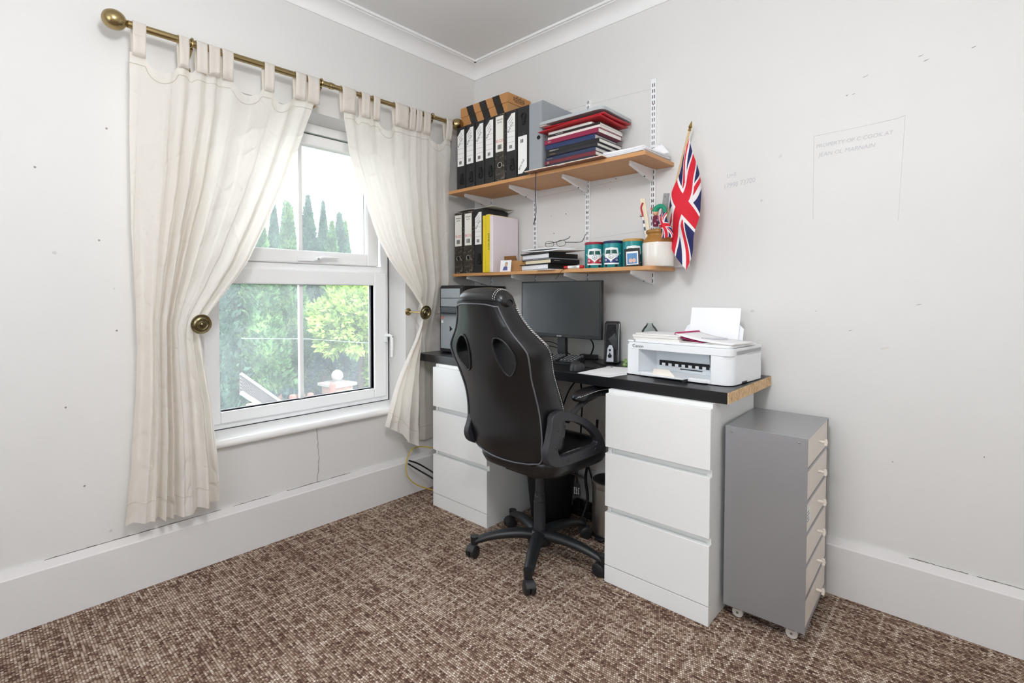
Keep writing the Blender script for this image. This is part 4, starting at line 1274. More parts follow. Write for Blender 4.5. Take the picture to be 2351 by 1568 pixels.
# ---------------------------------------------------------------- lower shelf
FD_, FD = FD, 0.221
lever_arch(0.056, LZ, 'mottled lever arch file nearest the curtain on the lower shelf', w=0.0815, y=-0.238, h=0.366, lab0=0.165, lab1=0.352, ringz=0.090)
lever_arch(0.1395, LZ, 'mottled lever arch file second from the curtain on the lower shelf', w=0.0815, y=-0.238, h=0.368, lab0=0.166, lab1=0.354, ringz=0.092)
box_file(0.223, LZ, 'only black box file on the lower shelf, beside the yellow folders', 0.165, 0.352, w=0.072, h=0.372, y=-0.238, pz=0.065)
FD = FD_
t = thing('paper_wad', 'flat grey-white cardboard sheet laid across the lower files', 'cardboard', (0.19, -0.115, LZ + 0.3735), 0.05)
MB().grid(lambda u, v: (-0.13 + 0.29 * u, -0.11 + 0.2 * v, 0.002 + 0.006 * abs(math.sin(u * 5 + v * 2))), 20, 10).build('sheet', mat('greyish_card', 'cfcac0', 0.8), t, smooth=179, solid=0.002)
M_YEL = mat('yellow_plastic', 'ecd32c', 0.4)
for k, (x, h_, w_, lab) in enumerate(((0.298, 0.325, 0.021, 'thin yellow folder touching the black box file'), (0.321, 0.329, 0.033, 'thicker yellow binder with black writing on its side'))):
    t = thing('yellow_folder', lab, 'folder', (x, -0.245, LZ), 0, 'yellow folders on the lower shelf')
    MB().box(0, w_, 0, 0.22, 0, h_).build('cover', M_YEL, t, bevel=0.003)
    MB().box(0.003, w_ - 0.003, 0.003, 0.221, 0.003, h_ + 0.0006).build('pages', M_PAPER2, t)
    if k: text('COURSES', 0.016, M_INK, t, 'spine_lettering', (0.026, -0.0006, 0.175), spin=PI / 2, sx=1.4)
t = thing('ring_binder', 'pale pinkish-white ring binder standing at the end of the lower files', 'binder', (0.3555, -0.245, LZ), 0)
MB().box(0, 0.022, 0.0, 0.004, 0, 0.322).build('spine', mat('pinkish_white_plastic', 'ece4ea', 0.4), t, bevel=0.001)
MB().box(0.0, 0.0025, 0.002, 0.2, 0, 0.322).build('cover', MATS['pinkish_white_plastic'], t)
MB().box(0.0205, 0.0232, 0.001, 0.222, 0, 0.321).build('cover', MATS['pinkish_white_plastic'], t, bevel=0.001)
t = thing('cardboard_box', 'small open brown cardboard box behind the photo card', 'box', (0.452, -0.150, LZ), 0.1)
b = MB().box(-0.045, 0.075, -0.03, 0.05, 0, 0.062)
b.add([(-0.045, -0.03, 0.062), (0.045, -0.03, 0.062), (0.045, -0.045, 0.090), (-0.035, -0.045, 0.090)], [(0, 1, 2, 3), (3, 2, 1, 0)])
b.build('carton', M_CARD, t, bevel=0.0008)
MB().box(0.078, 0.105, -0.04, 0.02, 0.03, 0.088).build('flap', M_CARD, t)
MB().cyl((0.09, -0.0405, 0.055), (0.09, -0.042, 0.055), 0.003, 8).build('hole', M_DARK, t)
t = thing('photo_card', 'small white card with a passport-style portrait leaning against the white binder', 'photo', (0.452, -0.225, LZ), 0.12)
M = Matrix.Rotation(-0.16, 4, 'X')
MB().box(-0.036, 0.036, 0, 0.0012, 0, 0.066, M=M).build('card', M_PAPER, t)
M_SKINP = mat('blurred_portrait_skin', 'd3b0a0', 0.7)
b = MB().lathe([(0.009, 0), (0.009, 0.0002)], 16, M @ Matrix.Translation((0.003, -0.0004, 0.040)) @ Matrix.Rotation(PI / 2, 4, 'X') @ Matrix.Diagonal((1, 1.25, 1, 1)))
b.build('portrait_face', M_SKINP, t)
MB().lathe([(0.0095, 0), (0.0095, 0.0002)], 16, M @ Matrix.Translation((0.004, -0.0002, 0.046)) @ Matrix.Rotation(PI / 2, 4, 'X')).build('portrait_hair', mat('portrait_grey', '9a938f', 0.7), t)
MB().prism([(-0.018, 0.008), (0.014, 0.008), (0.012, 0.028), (0, 0.033), (-0.012, 0.028)], -0.0003, 0.0, 'y', M=M).build('portrait_body', mat('portrait_blue', '5d659a', 0.7), t)
# stack of books and papers with the glasses on top
CX, CY, CR = 0.778, -0.258, -0.24                           # near corner of the stack and how it is turned
lower = [
    (0.236, 0.200, 0.004, 'eeeeee', 'loose white sheets at the very bottom of the lower stack', 'papers'),
    (0.232, 0.196, 0.026, '17171a', 'thick black book low in the lower-shelf stack with white page edges', 'book'),
    (0.245, 0.198, 0.003, '2a2c33', 'thin black folder under the cream-edged book in the lower stack', 'folder'),
    (0.215, 0.196, 0.021, '1a1a1c', 'black book with cream page edges in the lower stack', 'book'),
    (0.240, 0.200, 0.005, '8a8d92', 'thin grey spiral pad in the lower stack', 'notepad'),
    (0.228, 0.196, 0.025, '141416', 'black notebook with white pages near the top of the lower stack', 'book'),
    (0.226, 0.120, 0.006, '24262b', 'dark thin folder under the loose papers on the lower stack', 'folder'),
]
z = LZ
for k, (ln, dp, hh, col, lab, cat) in enumerate(lower):
    dx_ = (0.0, -0.012, -0.006, 0.006, 0.004, -0.008, -0.01)[k]
    t = thing({'papers': 'paper_sheaf', 'book': 'book', 'folder': 'document_folder', 'notepad': 'wirebound_pad'}[cat], lab, cat, (CX + dx_, CY + 0.002 * (k % 3), z), CR + random.uniform(-0.02, 0.02), 'books and papers stacked on the lower shelf')
    m = mat('cover_' + col, col, 0.4, var=0.08, vscale=20)
    pc_ = 'e9dcc0' if k == 3 else 'eef0f4'
    pg = mat('pages_' + pc_, pc_, 0.85, var=0.05, vscale=150)
    if hh > 0.008:
        MB().box(-ln, 0, 0, dp, 0, 0.002).box(-ln, 0, 0, dp, hh - 0.002, hh).box(-0.003, 0, 0, dp, 0.002, hh - 0.002).build('cover', m, t, bevel=0.0006)
        MB().box(-ln + 0.004, -0.003, 0.003, dp - 0.003, 0.002, hh - 0.002).build('pages', pg, t)
        if k == 3: text('MORE MATHS', 0.006, INKW, t, 'spine_lettering', (0.0004, 0.04, hh * 0.6), RXX)
    else:
        MB().box(-ln, 0, 0, dp, 0, hh).build('sheets', m, t, bevel=0.0005)
    z += hh + 0.0003
for k, (xa, xb, ya, yb, am, lift, lab) in enumerate(((-0.235, 0.055, 0.0, 0.185, 0.004, 0.004, 'lower wavy white papers on top of the lower stack, curling up to the right'), (-0.225, 0.02, -0.006, 0.16, 0.003, 0.0, 'upper wavy white papers under the spectacles'))):
    q_ = sag_sheet('paper_sheaf', lab, 'papers', xa, xb, ya, yb, z + 0.003 + 0.012 * k, M_PAPER, am, 0.006, 40 + k, 'papers on the lower stack', lift)
    c_ = Matrix.Rotation(CR, 4, 'Z') @ Vector(((xa + xb) / 2, (ya + yb) / 2, 0))
    q_.location = (CX + c_.x, CY + c_.y, z + 0.003 + 0.012 * k); q_.rotation_euler = (0, 0, CR)
zg = z + 0.028
gl = thing('spectacles', 'wire-framed glasses lying open on the papers of the lower shelf', 'glasses', (0.765, -0.19, zg), 0.1)
LENS = make_glass('lens_glass', 0.0, 'fcfefd')
M_WIRE = mat('dark_wire_frame', '3a3836', 0.3, metal=0.8)
for s, nm in ((-1, 'lens'), (1, 'lens')):
    P = [(s * 0.034 + 0.025 * math.copysign(abs(math.cos(a)) ** 0.7, math.cos(a)), -0.004, 0.016 + 0.015 * math.copysign(abs(math.sin(a)) ** 0.8, math.sin(a))) for a in [2 * PI * k / 24 for k in range(24)]]
    MB().tube(P, 0.0012, 5, closed=True).build('rim', M_WIRE, gl)
    MB().prism([(p[0], p[2]) for p in P], -0.0045, -0.0035, 'y').build('lens', LENS, gl)
MB().tube([(-0.009, -0.004, 0.020), (0, -0.006, 0.024), (0.009, -0.004, 0.020)], 0.0012, 5).build('bridge', M_WIRE, gl)
MB().tube(spline([(0.060, -0.004, 0.020), (0.085, 0.0, 0.018), (0.130, 0.02, 0.018), (0.140, 0.03, 0.030), (0.148, 0.04, 0.058)], 4), 0.0016, 6).build('temple', M_WIRE, gl)
MB().tube(spline([(-0.060, -0.004, 0.018), (-0.03, 0.05, 0.030), (0.02, 0.09, 0.048), (0.03, 0.10, 0.062)], 4), 0.0016, 6).build('temple', M_WIRE, gl)
t = thing('marker_pen', 'red and white marker pen lying on the edge of the lower shelf', 'pen', (0.905, -0.232, LZ + 0.0085), 0.03)
MB().cyl((-0.033, 0, 0), (0.033, 0, 0), 0.008, 14).build('barrel', M_LABEL, t, smooth=40)
MB().cyl((-0.056, 0, 0), (-0.0331, 0, 0), 0.0075, 14, 0.0085).build('cap', mat('red_pen_plastic', 'c32026', 0.35), t, smooth=40)
MB().cyl((0.0331, 0, 0), (0.052, 0, 0), 0.0082, 14).build('end_plug', MATS['red_pen_plastic'], t, smooth=40)
text('Coffee', 0.010, M_INK, t, 'pen_lettering', (0.005, -0.0082, 0.0), shear=0.3)
t = thing('loose_thread', 'thin dark cable trailing off the lower shelf edge beside the marker pen', 'cord', (0.86, -0.242, LZ))
MB().tube(spline([(0.02, 0.02, 0.003), (0.0, -0.002, 0.001), (-0.02, -0.006, -0.010), (-0.035, -0.006, -0.03), (-0.06, 0.0, -0.05)], 4), 0.0011, 5).build('cord', M_DARK, t)
sag_sheet('paper_scrap', 'torn white paper corner hanging over the lower shelf edge', 'paper', 0.69, 0.80, -0.262, -0.235, LZ + 0.0002, M_PAPER, 0.0004, 0.0008, 77)

# ---------------------------------------------------------------- painted tins
M_TEAL = mat('teal_enamel', '1f8d92', 0.3)
M_WIN = mat('dark_green_window', '12524a', 0.3)
def tin(x, y, r, h, lidcol, body, spin, label):
    t = thing('painted_tin', label, 'tin', (x, y, LZ), spin, 'teal tins painted with a camper van')
    MB().lathe([(r - 0.001, 0), (r, 0.0015), (r, h - 0.012), (r - 0.001, h - 0.011)], 40).build('can', M_TEAL, t, smooth=40)
    MB().lathe([(r + 0.0006, h - 0.012), (r + 0.0012, h - 0.011), (r + 0.0012, h - 0.002), (r - 0.001, h), (r - 0.004, h - 0.001)], 40).build('lid', mat('lid_' + lidcol, lidcol, 0.35), t, smooth=40)
    W_ = mat('white_enamel', 'eef2f2', 0.3)
    B_ = mat('van_' + body, body, 0.3)
    lay = [0]
    def patch(zs, lo, hi, m, nm, par=t, nu=14):
        lay[0] += 1
        rr_ = r + 0.00009 * lay[0]
        def fn(u, v):
            z = zs[0] + (zs[1] - zs[0]) * v
            s = lo(z) + (hi(z) - lo(z)) * u
            a = -PI / 2 + s / r
            return (rr_ * math.cos(a), rr_ * math.sin(a), z * h)
        MB().grid(fn, nu, 14).build(nm, m, par, smooth=179)
    def half(k): return lambda z: k
    w = 0.036
    def cw(z): return w * (1 - 0.10 * smoothstep(0.45, 0.75, z)) * (1 - max(0, (z - 0.70) / 0.055) ** 3) ** 0.5 if z < 0.755 else 0.0
    patch((0.50, 0.752), lambda z: -cw(z), lambda z: cw(z), W_, 'van_cab')
    for s in (-1, 1):
        a, c = (-0.029, -0.002) if s < 0 else (0.002, 0.029)
        patch((0.52, 0.66), lambda z, a=a: a + 0.003 * max(0, (z - 0.52)) * 10 * (a < -0.01), lambda z, c=c: c - 0.003 * max(0, (z - 0.52)) * 10 * (c > 0.01), M_WIN, 'windscreen')
    patch((0.18, 0.50), lambda z: -w * 1.02, lambda z: w * 1.02, B_, 'van_body')
    patch((0.22, 0.505), lambda z: -0.002 - w * smoothstep(0.22, 0.50, z), lambda z: 0.002 + w * smoothstep(0.22, 0.50, z), W_, 'van_nose')
    patch((0.13, 0.185), lambda z: -w * 1.06, lambda z: w * 1.06, W_, 'bumper')
    def disc(s0, z0, rad, m, nm, ring_=False):
        lay[0] += 1
        b = MB()
        rr_ = r + 0.00009 * lay[0] + 0.0002
        pts = []
        for k in range(20):
            q = 2 * PI * k / 20
            a = -PI / 2 + (s0 + rad * math.cos(q)) / r
            pts.append(Vector((rr_ * math.cos(a), rr_ * math.sin(a), z0 * h + rad * math.sin(q))))
        if ring_:
            b.tube(pts, 0.0007, 5, closed=True)
            a = -PI / 2 + s0 / r
            c = Vector((rr_ * math.cos(a), rr_ * math.sin(a), z0 * h))
            b.tube([pts[5], c], 0.0006, 4).tube([c, pts[15]], 0.0006, 4).tube([c, pts[12]], 0.0006, 4).tube([c, pts[18]], 0.0006, 4)
        else:
            a = -PI / 2 + s0 / r
            b.v += pts + [Vector((rr_ * math.cos(a), rr_ * math.sin(a), z0 * h))]
            for k in range(20): b.f.append((k, (k + 1) % 20, 20)); b.mi.append(0)
        b.build(nm, m, t)
    disc(0.0, 0.42, 0.0105, M_INK, 'emblem', True)
    for s in (-1, 1):
        disc(s * 0.026, 0.29, 0.0052, W_, 'headlight'); disc(s * 0.026, 0.29, 0.0030, B_, 'headlight_glass'); disc(s * 0.0275, 0.39, 0.0026, W_, 'indicator')
        disc(s * 0.024, 0.085, 0.0062, M_DARK, 'tyre')
        patch((0.50, 0.56), lambda z, s=s: s * 0.043 - 0.0022, lambda z, s=s: s * 0.043 + 0.0022, W_, 'mirror', nu=4)
    return t
tin(0.971, -0.155, 0.0460, 0.129, '9b2438', 'b01f33', 0.55, 'teal tin with a red camper van and a red lid')
tin(1.0685, -0.150, 0.0460, 0.129, '1e2d52', '23306e', 0.30, 'teal tin with a blue camper van and a navy lid')
tin(1.1665, -0.142, 0.0460, 0.132, 'c39a56', '23306e', 0.52, 'teal tin with an ochre lid behind the small photo frame')
t = thing('framed_photo', 'small black photo frame leaning on the ochre-lidded tin', 'photo frame', (1.205, -0.222, LZ), 0.38)
M = Matrix.Translation((0, 0, 0.002)) @ Matrix.Rotation(-0.22, 4, 'X') @ Matrix.Rotation(-0.06, 4, 'Y')
b = MB()
for bx in ((-0.034, -0.026, 0, 0.084), (0.026, 0.034, 0, 0.084), (-0.026, 0.026, 0, 0.007), (-0.026, 0.026, 0.071, 0.084)): b.box(bx[0], bx[1], 0, 0.007, bx[2], bx[3], M=M)
b.build('frame', M_DARK, t, bevel=0.0008)
MB().box(-0.026, 0.026, 0.003, 0.006, 0.007, 0.071, M=M).build('mount', M_PAPER, t)
MB().box(-0.022, 0.021, 0.0025, 0.003, 0.012, 0.062, M=M).build('print', mat('blue_sky_print', '4f86b8', 0.5, var=0.3, vscale=50), t)
for sx_ in (-0.007, 0.008):
    MB().lathe([(0.008, 0), (0.008, 0.0003)], 14, M @ Matrix.Translation((sx_, 0.0024, 0.027)) @ Matrix.Rotation(PI / 2, 4, 'X') @ Matrix.Diagonal((1, 1.3, 1, 1))).build('blurred_face', M_SKINP, t)
MB().box(-0.02, 0.02, 0.022, 0.04, 0.0, 0.045, M=Matrix.Translation((0.0, 0, 0.001))).build('stand', M_CARD, t)

# ---------------------------------------------------------------- stoneware jar with its contents
jx, jy = 1.2855, -0.140
jar = thing('stoneware_jar', 'cream stoneware jar with a brown glazed shoulder at the end of the lower shelf', 'jar', (jx, jy, LZ))
M_STONE = mat('cream_salt_glaze', 'e6e1d9', 0.18, var=0.04, vscale=30)
M_GLAZE = mat('brown_salt_glaze', 'a5763c', 0.15, var=0.15, vscale=20)
MB().lathe([(0.063, 0), (0.0665, 0.003), (0.0675, 0.05), (0.0675, 0.098), (0.0665, 0.106)], 44).build('body', M_STONE, jar, smooth=50)
MB().lathe([(0.0665, 0.106), (0.0640, 0.114), (0.057, 0.126), (0.050, 0.134), (0.046, 0.140), (0.046, 0.147), (0.050, 0.150), (0.053, 0.155), (0.052, 0.162), (0.048, 0.165), (0.044, 0.162), (0.043, 0.14), (0.042, 0.12)], 44, cap=False).build('shoulder', M_GLAZE, jar, smooth=60)
JT = LZ + 0.165
t = thing('paint_stick', 'pale wooden stirring stick standing in the stone jar', 'stick', (jx - 0.025, jy - 0.015, LZ + 0.05))
M = Matrix.Rotation(-0.16, 4, 'Y') @ Matrix.Rotation(0.02, 4, 'X')
MB().prism([(-0.013, 0), (0.012, 0), (0.014, 0.262), (-0.010, 0.268)], -0.002, 0.002, 'y', M=M).build('blade', mat('pale_raw_wood', 'e8dcc4', 0.8, var=0.05), t, bevel=0.0005)
t = thing('steel_ruler', 'grey steel ruler standing in the stone jar behind the flag', 'ruler', (jx - 0.008, jy + 0.015, LZ + 0.03))
M = Matrix.Rotation(0.13, 4, 'Y')
MB().box(-0.014, 0.014, -0.0008, 0.0008, 0, 0.30, M=M).build('blade', mat('brushed_ruler_steel', '9fa0a0', 0.4, metal=0.7), t)
mk = MB()
for k in range(40): mk.box(0.006 if k % 5 else 0.001, 0.013, -0.0011, -0.0008, 0.10 + k * 0.005, 0.1008 + k * 0.005, M=M)
mk.build('graduations', M_INK, t, kind='stuff')
for k in range(5): text(str(k + 4), 0.009, M_INK, t, 'numeral', M @ Vector((-0.005, -0.0012, 0.125 + 0.04 * k)), M @ RX)
t = thing('novelty_pen', 'striped red, white and blue pen with a bell standing in the stone jar', 'pen', (jx - 0.038, jy - 0.02, LZ + 0.08))
d = Vector((-0.16, -0.02, 1)).normalized()
cols = ['f0f0f0', '24345e', 'f0f0f0', '24345e', 'f0f0f0', 'b5242c']
for k in range(6): MB().cyl(d * (0.07 + k * 0.016), d * (0.07 + (k + 1) * 0.016), 0.0035, 10).build('barrel', mat('pen_' + cols[k], cols[k], 0.4), t)
MB().tube(spline([d * 0.165, d * 0.19 + Vector((-0.002, 0, 0)), d * 0.205 + Vector((0.004, 0, 0)), d * 0.215 + Vector((0.010, 0, 0))], 3), 0.004, 8).build('bow', mat('red_felt', 'b8333a', 0.8), t, smooth=60)
MB().lathe([(0.0006, -0.006), (0.005, -0.0035), (0.0062, 0), (0.005, 0.0035), (0.0006, 0.006)], 14, Matrix.Translation(d * 0.155 + Vector((-0.006, -0.004, 0)))).build('bell', M_CHROME, t, smooth=60)
g = thing('gnome_figure', 'little felt figure with a curled green hat and bells in the stone jar', 'figurine', (jx + 0.004, jy - 0.035, JT + 0.012))
MB().lathe([(0.010, 0), (0.014, 0.015), (0.013, 0.035), (0.008, 0.048)], 16).build('body', mat('maroon_felt', '6e2440', 0.9), g, smooth=60)
MB().lathe([(0.001, 0.046), (0.009, 0.050), (0.0125, 0.060), (0.010, 0.070), (0.004, 0.075)], 16).build('head', mat('wood_face', 'd6a07a', 0.6), g, smooth=60)
for s in (-1, 1): MB().lathe([(0.0005, -0.003), (0.003, 0), (0.0005, 0.003)], 10, Matrix.Translation((s * 0.005 - 0.004, -0.011, 0.063))).build('eye', M_LABEL, g, smooth=60)
hat = spline([(-0.004, 0, 0.066), (0.004, 0, 0.080), (0.020, 0, 0.088), (0.036, 0, 0.080), (0.042, 0, 0.062), (0.036, 0, 0.044)], 4)
MB().tube(hat, 0.012, 12, radii=[0.0145 - 0.0095 * i / (len(hat) - 1) for i in range(len(hat))]).build('hat', mat('green_felt', '2a8f72', 0.9), g, smooth=60)
MB().tube(spline([(-0.014, 0, 0.072), (-0.020, 0, 0.080), (-0.018, 0, 0.086)], 3), 0.005, 8).build('hat_brim', mat('pink_felt', 'c9736b', 0.9), g, smooth=60)
for p in ((0.024, -0.012, 0.044), (0.004, -0.014, 0.012), (0.014, -0.012, 0.026)):
    MB().lathe([(0.0005, -0.0042), (0.004, 0), (0.0005, 0.0042)], 12, Matrix.Translation(p)).build('bell', mat('pearl_bead', 'e3dfd6', 0.25), g, smooth=60)

# flag material, printed from the cloth's own coordinates (metres from its centre)
def make_flag(w, h):
    m, x, b = nodes('union_flag_print')
    u = x.n('ShaderNodeUVMap').outputs[0]
    X, Y, Z = x.xyz(u)
    ax, ay = x.m('ABSOLUTE', X), x.m('ABSOLUTE', Y)
    L = math.hypot(w, h)
    d1 = x.m('DIVIDE', x.m('SUBTRACT', x.m('MULTIPLY', X, h), x.m('MULTIPLY', Y, w)), L)
    d2 = x.m('DIVIDE', x.m('ADD', x.m('MULTIPLY', X, h), x.m('MULTIPLY', Y, w)), L)
    wd1, wd2 = x.m('LESS_THAN', x.m('ABSOLUTE', d1), 0.1 * h), x.m('LESS_THAN', x.m('ABSOLUTE', d2), 0.1 * h)
    white = x.m('MAXIMUM', wd1, wd2)
    sg = x.m('SIGN', X)
    def rd(d):
        v = x.m('MULTIPLY', d, sg)
        return x.m('MULTIPLY', x.m('GREATER_THAN', v, -0.068 * h), x.m('LESS_THAN', v, 0.010 * h))
    red = x.m('MAXIMUM', rd(d1), rd(x.m('MULTIPLY', d2, -1)))
    wc = x.m('MAXIMUM', x.m('LESS_THAN', ax, 0.155 * h), x.m('LESS_THAN', ay, 0.155 * h))
    rc_ = x.m('MAXIMUM', x.m('LESS_THAN', ax, 0.105 * h), x.m('LESS_THAN', ay, 0.105 * h))
    BL, WH, RD = hexc('23285f'), hexc('f1eef0'), hexc('dd1f34')
    c = x.mix(white, BL, WH)
    c = x.mix(red, c, RD)
    c = x.mix(wc, c, WH)
    c = x.mix(rc_, c, RD)
    x.link(c, b.inputs['Base Color'])
    b.inputs['Roughness'].default_value = 0.75
    x.link(x.bump(x.noise(900, u, 2), 0.1, 0.001), b.inputs['Normal'])
    tr = x.n('ShaderNodeBsdfTranslucent'); x.link(c, tr.inputs[0])
    ms = x.n('ShaderNodeMixShader'); ms.inputs[0].default_value = 0.15
    x.link(b.outputs[0], ms.inputs[1]); x.link(tr.outputs[0], ms.inputs[2])
    x.link(ms.outputs[0], m.node_tree.nodes['Material Output'].inputs['Surface'])
    return m
FW, FHh = 0.47, 0.31
M_FLAG = make_flag(FW, FHh)
fl = thing('flag', 'large union flag drooping from a wooden stick with a brass spear tip', 'flag', (jx - 0.016, jy + 0.010, LZ + 0.02))
p0, p1 = Vector((0, 0, 0)), Vector((1.3975, -0.085, 1.880)) - Vector(fl.location)
MB().cyl(p0, p1, 0.0045, 10).build('pole', mat('pale_dowel', 'd9b88a', 0.6), fl, smooth=40)
q = (p1 - p0).to_track_quat('Z', 'Y').to_matrix().to_4x4()
MB().lathe([(0.005, -0.004), (0.0075, 0.002), (0.0045, 0.008), (0.0085, 0.014), (0.006, 0.024), (0.0006, 0.042)], 14, Matrix.Translation(p1) @ q).build('spear_tip', mat('brass_tip', 'b8995a', 0.3, metal=1), fl, smooth=40)
th = math.atan2(FHh, FW)
fc = Vector((1.398, -0.128, 1.548)) - Vector(fl.location)
def flagf(fx, fy):
    along = fx * math.cos(th) + fy * math.sin(th)           # up the hanging diagonal
    perp = fx * math.sin(th) - fy * math.cos(th)
    A = 0.070
    taper = 0.30 + 0.70 * smoothstep(0.285, -0.02, along)
    ph = perp * 7.6
    px = A * taper * math.sin(max(-2.2, min(2.2, ph)))
    py = -0.034 * taper * math.cos(ph * 1.15) + 0.010 * math.sin(along * 26 + perp * 20)
    lean = -0.075 * min(along, 0) + 0.022 * smoothstep(0.08, 0.28, along)
    return Vector((px + lean + 0.006 * math.sin(along * 18), py, along * 1.02))
def flag_mesh(parent, fn, nu=60, nv=44, name='cloth'):
    b = MB(); uv = []
    for j in range(nv):
        for i in range(nu):
            fx, fy = (i / (nu - 1) - 0.5) * FW, (j / (nv - 1) - 0.5) * FHh
            b.v.append(fn(fx, fy)); uv.append((fx, fy))
    for j in range(nv - 1):
        for i in range(nu - 1):
            b.f.append((j * nu + i, j * nu + i + 1, (j + 1) * nu + i + 1, (j + 1) * nu + i)); b.mi.append(0)
    me = b.mesh(name, M_FLAG, 179)
    ul = me.uv_layers.new(name='UVMap')
    for lp in me.loops: ul.data[lp.index].uv = uv[lp.vertex_index]
    return obj(name, me, parent)
flag_mesh(fl, lambda a, c: fc + flagf(a, c))
t = thing('flag', 'small crumpled union flag spilling over the front of the stone jar', 'flag', (jx + 0.052, jy - 0.055, JT - 0.012))
def small(fx, fy):
    u, v = fx / FW, fy / FHh
    a = u * 0.115
    u, v = u * 0.85, v * 0.8
    return Vector((0.006 + v * 0.056 + 0.012 * math.sin(a * 40), -0.018 - 0.010 * math.cos(v * 6 + u * 3) + 0.015 * abs(u), 0.020 - u * 0.125 - 0.02 * v + 0.008 * math.sin(v * 5)))
flag_mesh(t, small, 40, 26)
t = thing('paper_note', 'white paper with faint doodles propped against the wall behind the jar', 'paper', (1.335, -0.012, LZ), 0)
MB().box(-0.055, 0.045, 0, 0.0008, 0, 0.125, M=Matrix.Rotation(0.04, 4, 'X')).build('sheet', M_PAPER, t)
dd = MB()
for k in range(16):
    x_, z_ = random.uniform(0.0, 0.038), random.uniform(0.01, 0.07)
    dd.box(x_, x_ + random.uniform(0.002, 0.007), -0.0042, -0.0036, z_, z_ + random.uniform(0.001, 0.004))
dd.build('doodles', M_GREYINK, t, kind='stuff')
# ---------------------------------------------------------------- computer tower
pc = thing('computer_tower', 'black computer tower with a silver-grey front at the curtain end of the desk', 'computer', (0.092, -0.388, DZ))
M_SILV = mat('silver_grey_fascia', 'aab4ba', 0.35, metal=0.1)
M_SILVD = mat('dark_grey_fascia', '5d666b', 0.35)
MB().box(0.002, 0.184, 0.012, 0.372, 0.006, 0.388).build('case', M_DARK, pc, bevel=0.004)
fr = MB().prism([(0, 0.006), (0.186, 0.006), (0.186, 0.378), (0.176, 0.390), (0.012, 0.390), (0, 0.378)], 0.0, 0.02, 'y')
fr.build('front_bezel', M_PLASTG, pc, bevel=0.002)
for z0, z1, m in ((0.318, 0.372, M_SILV), (0.268, 0.315, M_SILV), (0.232, 0.265, M_SILVD), (0.024, 0.222, M_SILV)):
    MB().box(0.008, 0.165, -0.003, 0.004, z0, z1).build('fascia_panel', m, pc, bevel=0.002)
MB().box(-0.012, 0.165, -0.028, 0.002, 0.224, 0.2265).build('port_flap', M_SILVD, pc)
MB().box(0.014, 0.034, -0.0036, -0.003, 0.196, 0.212).build('sticker', mat('red_sticker', 'd88078', 0.6), pc)
MB().box(0.014, 0.030, -0.0036, -0.003, 0.172, 0.188).build('sticker', M_LABEL, pc)
MB().prism([(0.085, 0.125), (0.108, 0.140), (0.085, 0.158)], -0.0036, -0.003, 'y').build('badge', M_INK, pc)
for x, y in ((0.02, 0.04), (0.165, 0.04), (0.02, 0.34), (0.165, 0.34)): MB().cyl((x, y, 0), (x, y, 0.007), 0.01, 12).build('foot', M_PLAST, pc)
sd = MB()
for k in range(9): sd.box(0.1840, 0.1850, 0.17 + k * 0.012, 0.176 + k * 0.012, 0.06, 0.22)
sd.build('vent', M_PLAST, pc, kind='stuff')

# ---------------------------------------------------------------- monitor
mon = thing('monitor', 'black flat-screen monitor on a stand in the middle of the desk', 'monitor', (0.79, -0.155, DZ))
X0, X1, Z0, Z1 = -0.2435, 0.2440, 0.1165, 0.4065
MB().box(X0, X1, -0.043, -0.018, Z0, Z1).build('housing', M_PLAST, mon, bevel=0.003)
M_SCREEN = mat('switched_off_screen', '20272b', 0.18, spec=1.0)
MB().box(X0 + 0.008, X1 - 0.008, -0.0436, -0.0428, Z0 + 0.020, Z1 - 0.008).build('screen', M_SCREEN, mon)
text('acer', 0.016, mat('pale_logo', 'd5d8da', 0.4), mon, 'monitor_lettering', (0.005, -0.0436, Z0 + 0.009), sx=1.1)
MB().box(-0.028, 0.022, -0.012, 0.012, 0.01, 0.20).build('stand_neck', M_PLAST, mon, bevel=0.003)
MB().lathe([(0.105, 0), (0.105, 0.006), (0.098, 0.011), (0.03, 0.013)], 40, Matrix.Translation((0, 0.02, 0)) @ Matrix.Diagonal((1.1, 0.62, 1, 1))).build('stand_base', mat('gloss_black_base', '101012', 0.15), mon, smooth=40)
# ---------------------------------------------------------------- keyboard and mouse
kb = thing('keyboard', 'black computer keyboard in front of the monitor', 'keyboard', (0.735, -0.297, DZ), 0.13)
pr = [(-0.072, 0.0), (0.072, 0.0), (0.072, 0.024), (0.045, 0.027), (-0.072, 0.012)]
MB().prism(pr, -0.222, 0.222, 'x').build('case', M_PLAST, kb, bevel=0.002)
ks, kp = MB(), MB()
for r in range(6):
    y = -0.058 + r * 0.0195 + (0.006 if r == 5 else 0)
    zt = 0.0135 + (y + 0.072) / 0.117 * 0.0145
    x = -0.210
    while x < 0.208:
        w = 0.0168 if not (r == 0 and -0.13 < x < -0.02) else 0.11
        if not (0.062 < x + w < 0.078 or 0.128 < x < 0.138):
            ks.add([(x, y, zt), (x + w, y, zt), (x + w, y + 0.016, zt + 0.002), (x, y + 0.016, zt + 0.002), (x + 0.0015, y + 0.002, zt + 0.007), (x + w - 0.0015, y + 0.002, zt + 0.007), (x + w - 0.0015, y + 0.0145, zt + 0.008), (x + 0.0015, y + 0.0145, zt + 0.008)],
                   [(4, 5, 6, 7), (0, 1, 5, 4), (1, 2, 6, 5), (2, 3, 7, 6), (3, 0, 4, 7)])
            kp.add([(x + 0.003, y + 0.006, zt + 0.0082), (x + 0.011, y + 0.006, zt + 0.0082), (x + 0.011, y + 0.013, zt + 0.0086), (x + 0.003, y + 0.013, zt + 0.0086)], [(0, 1, 2, 3)])
        x += w + 0.0022
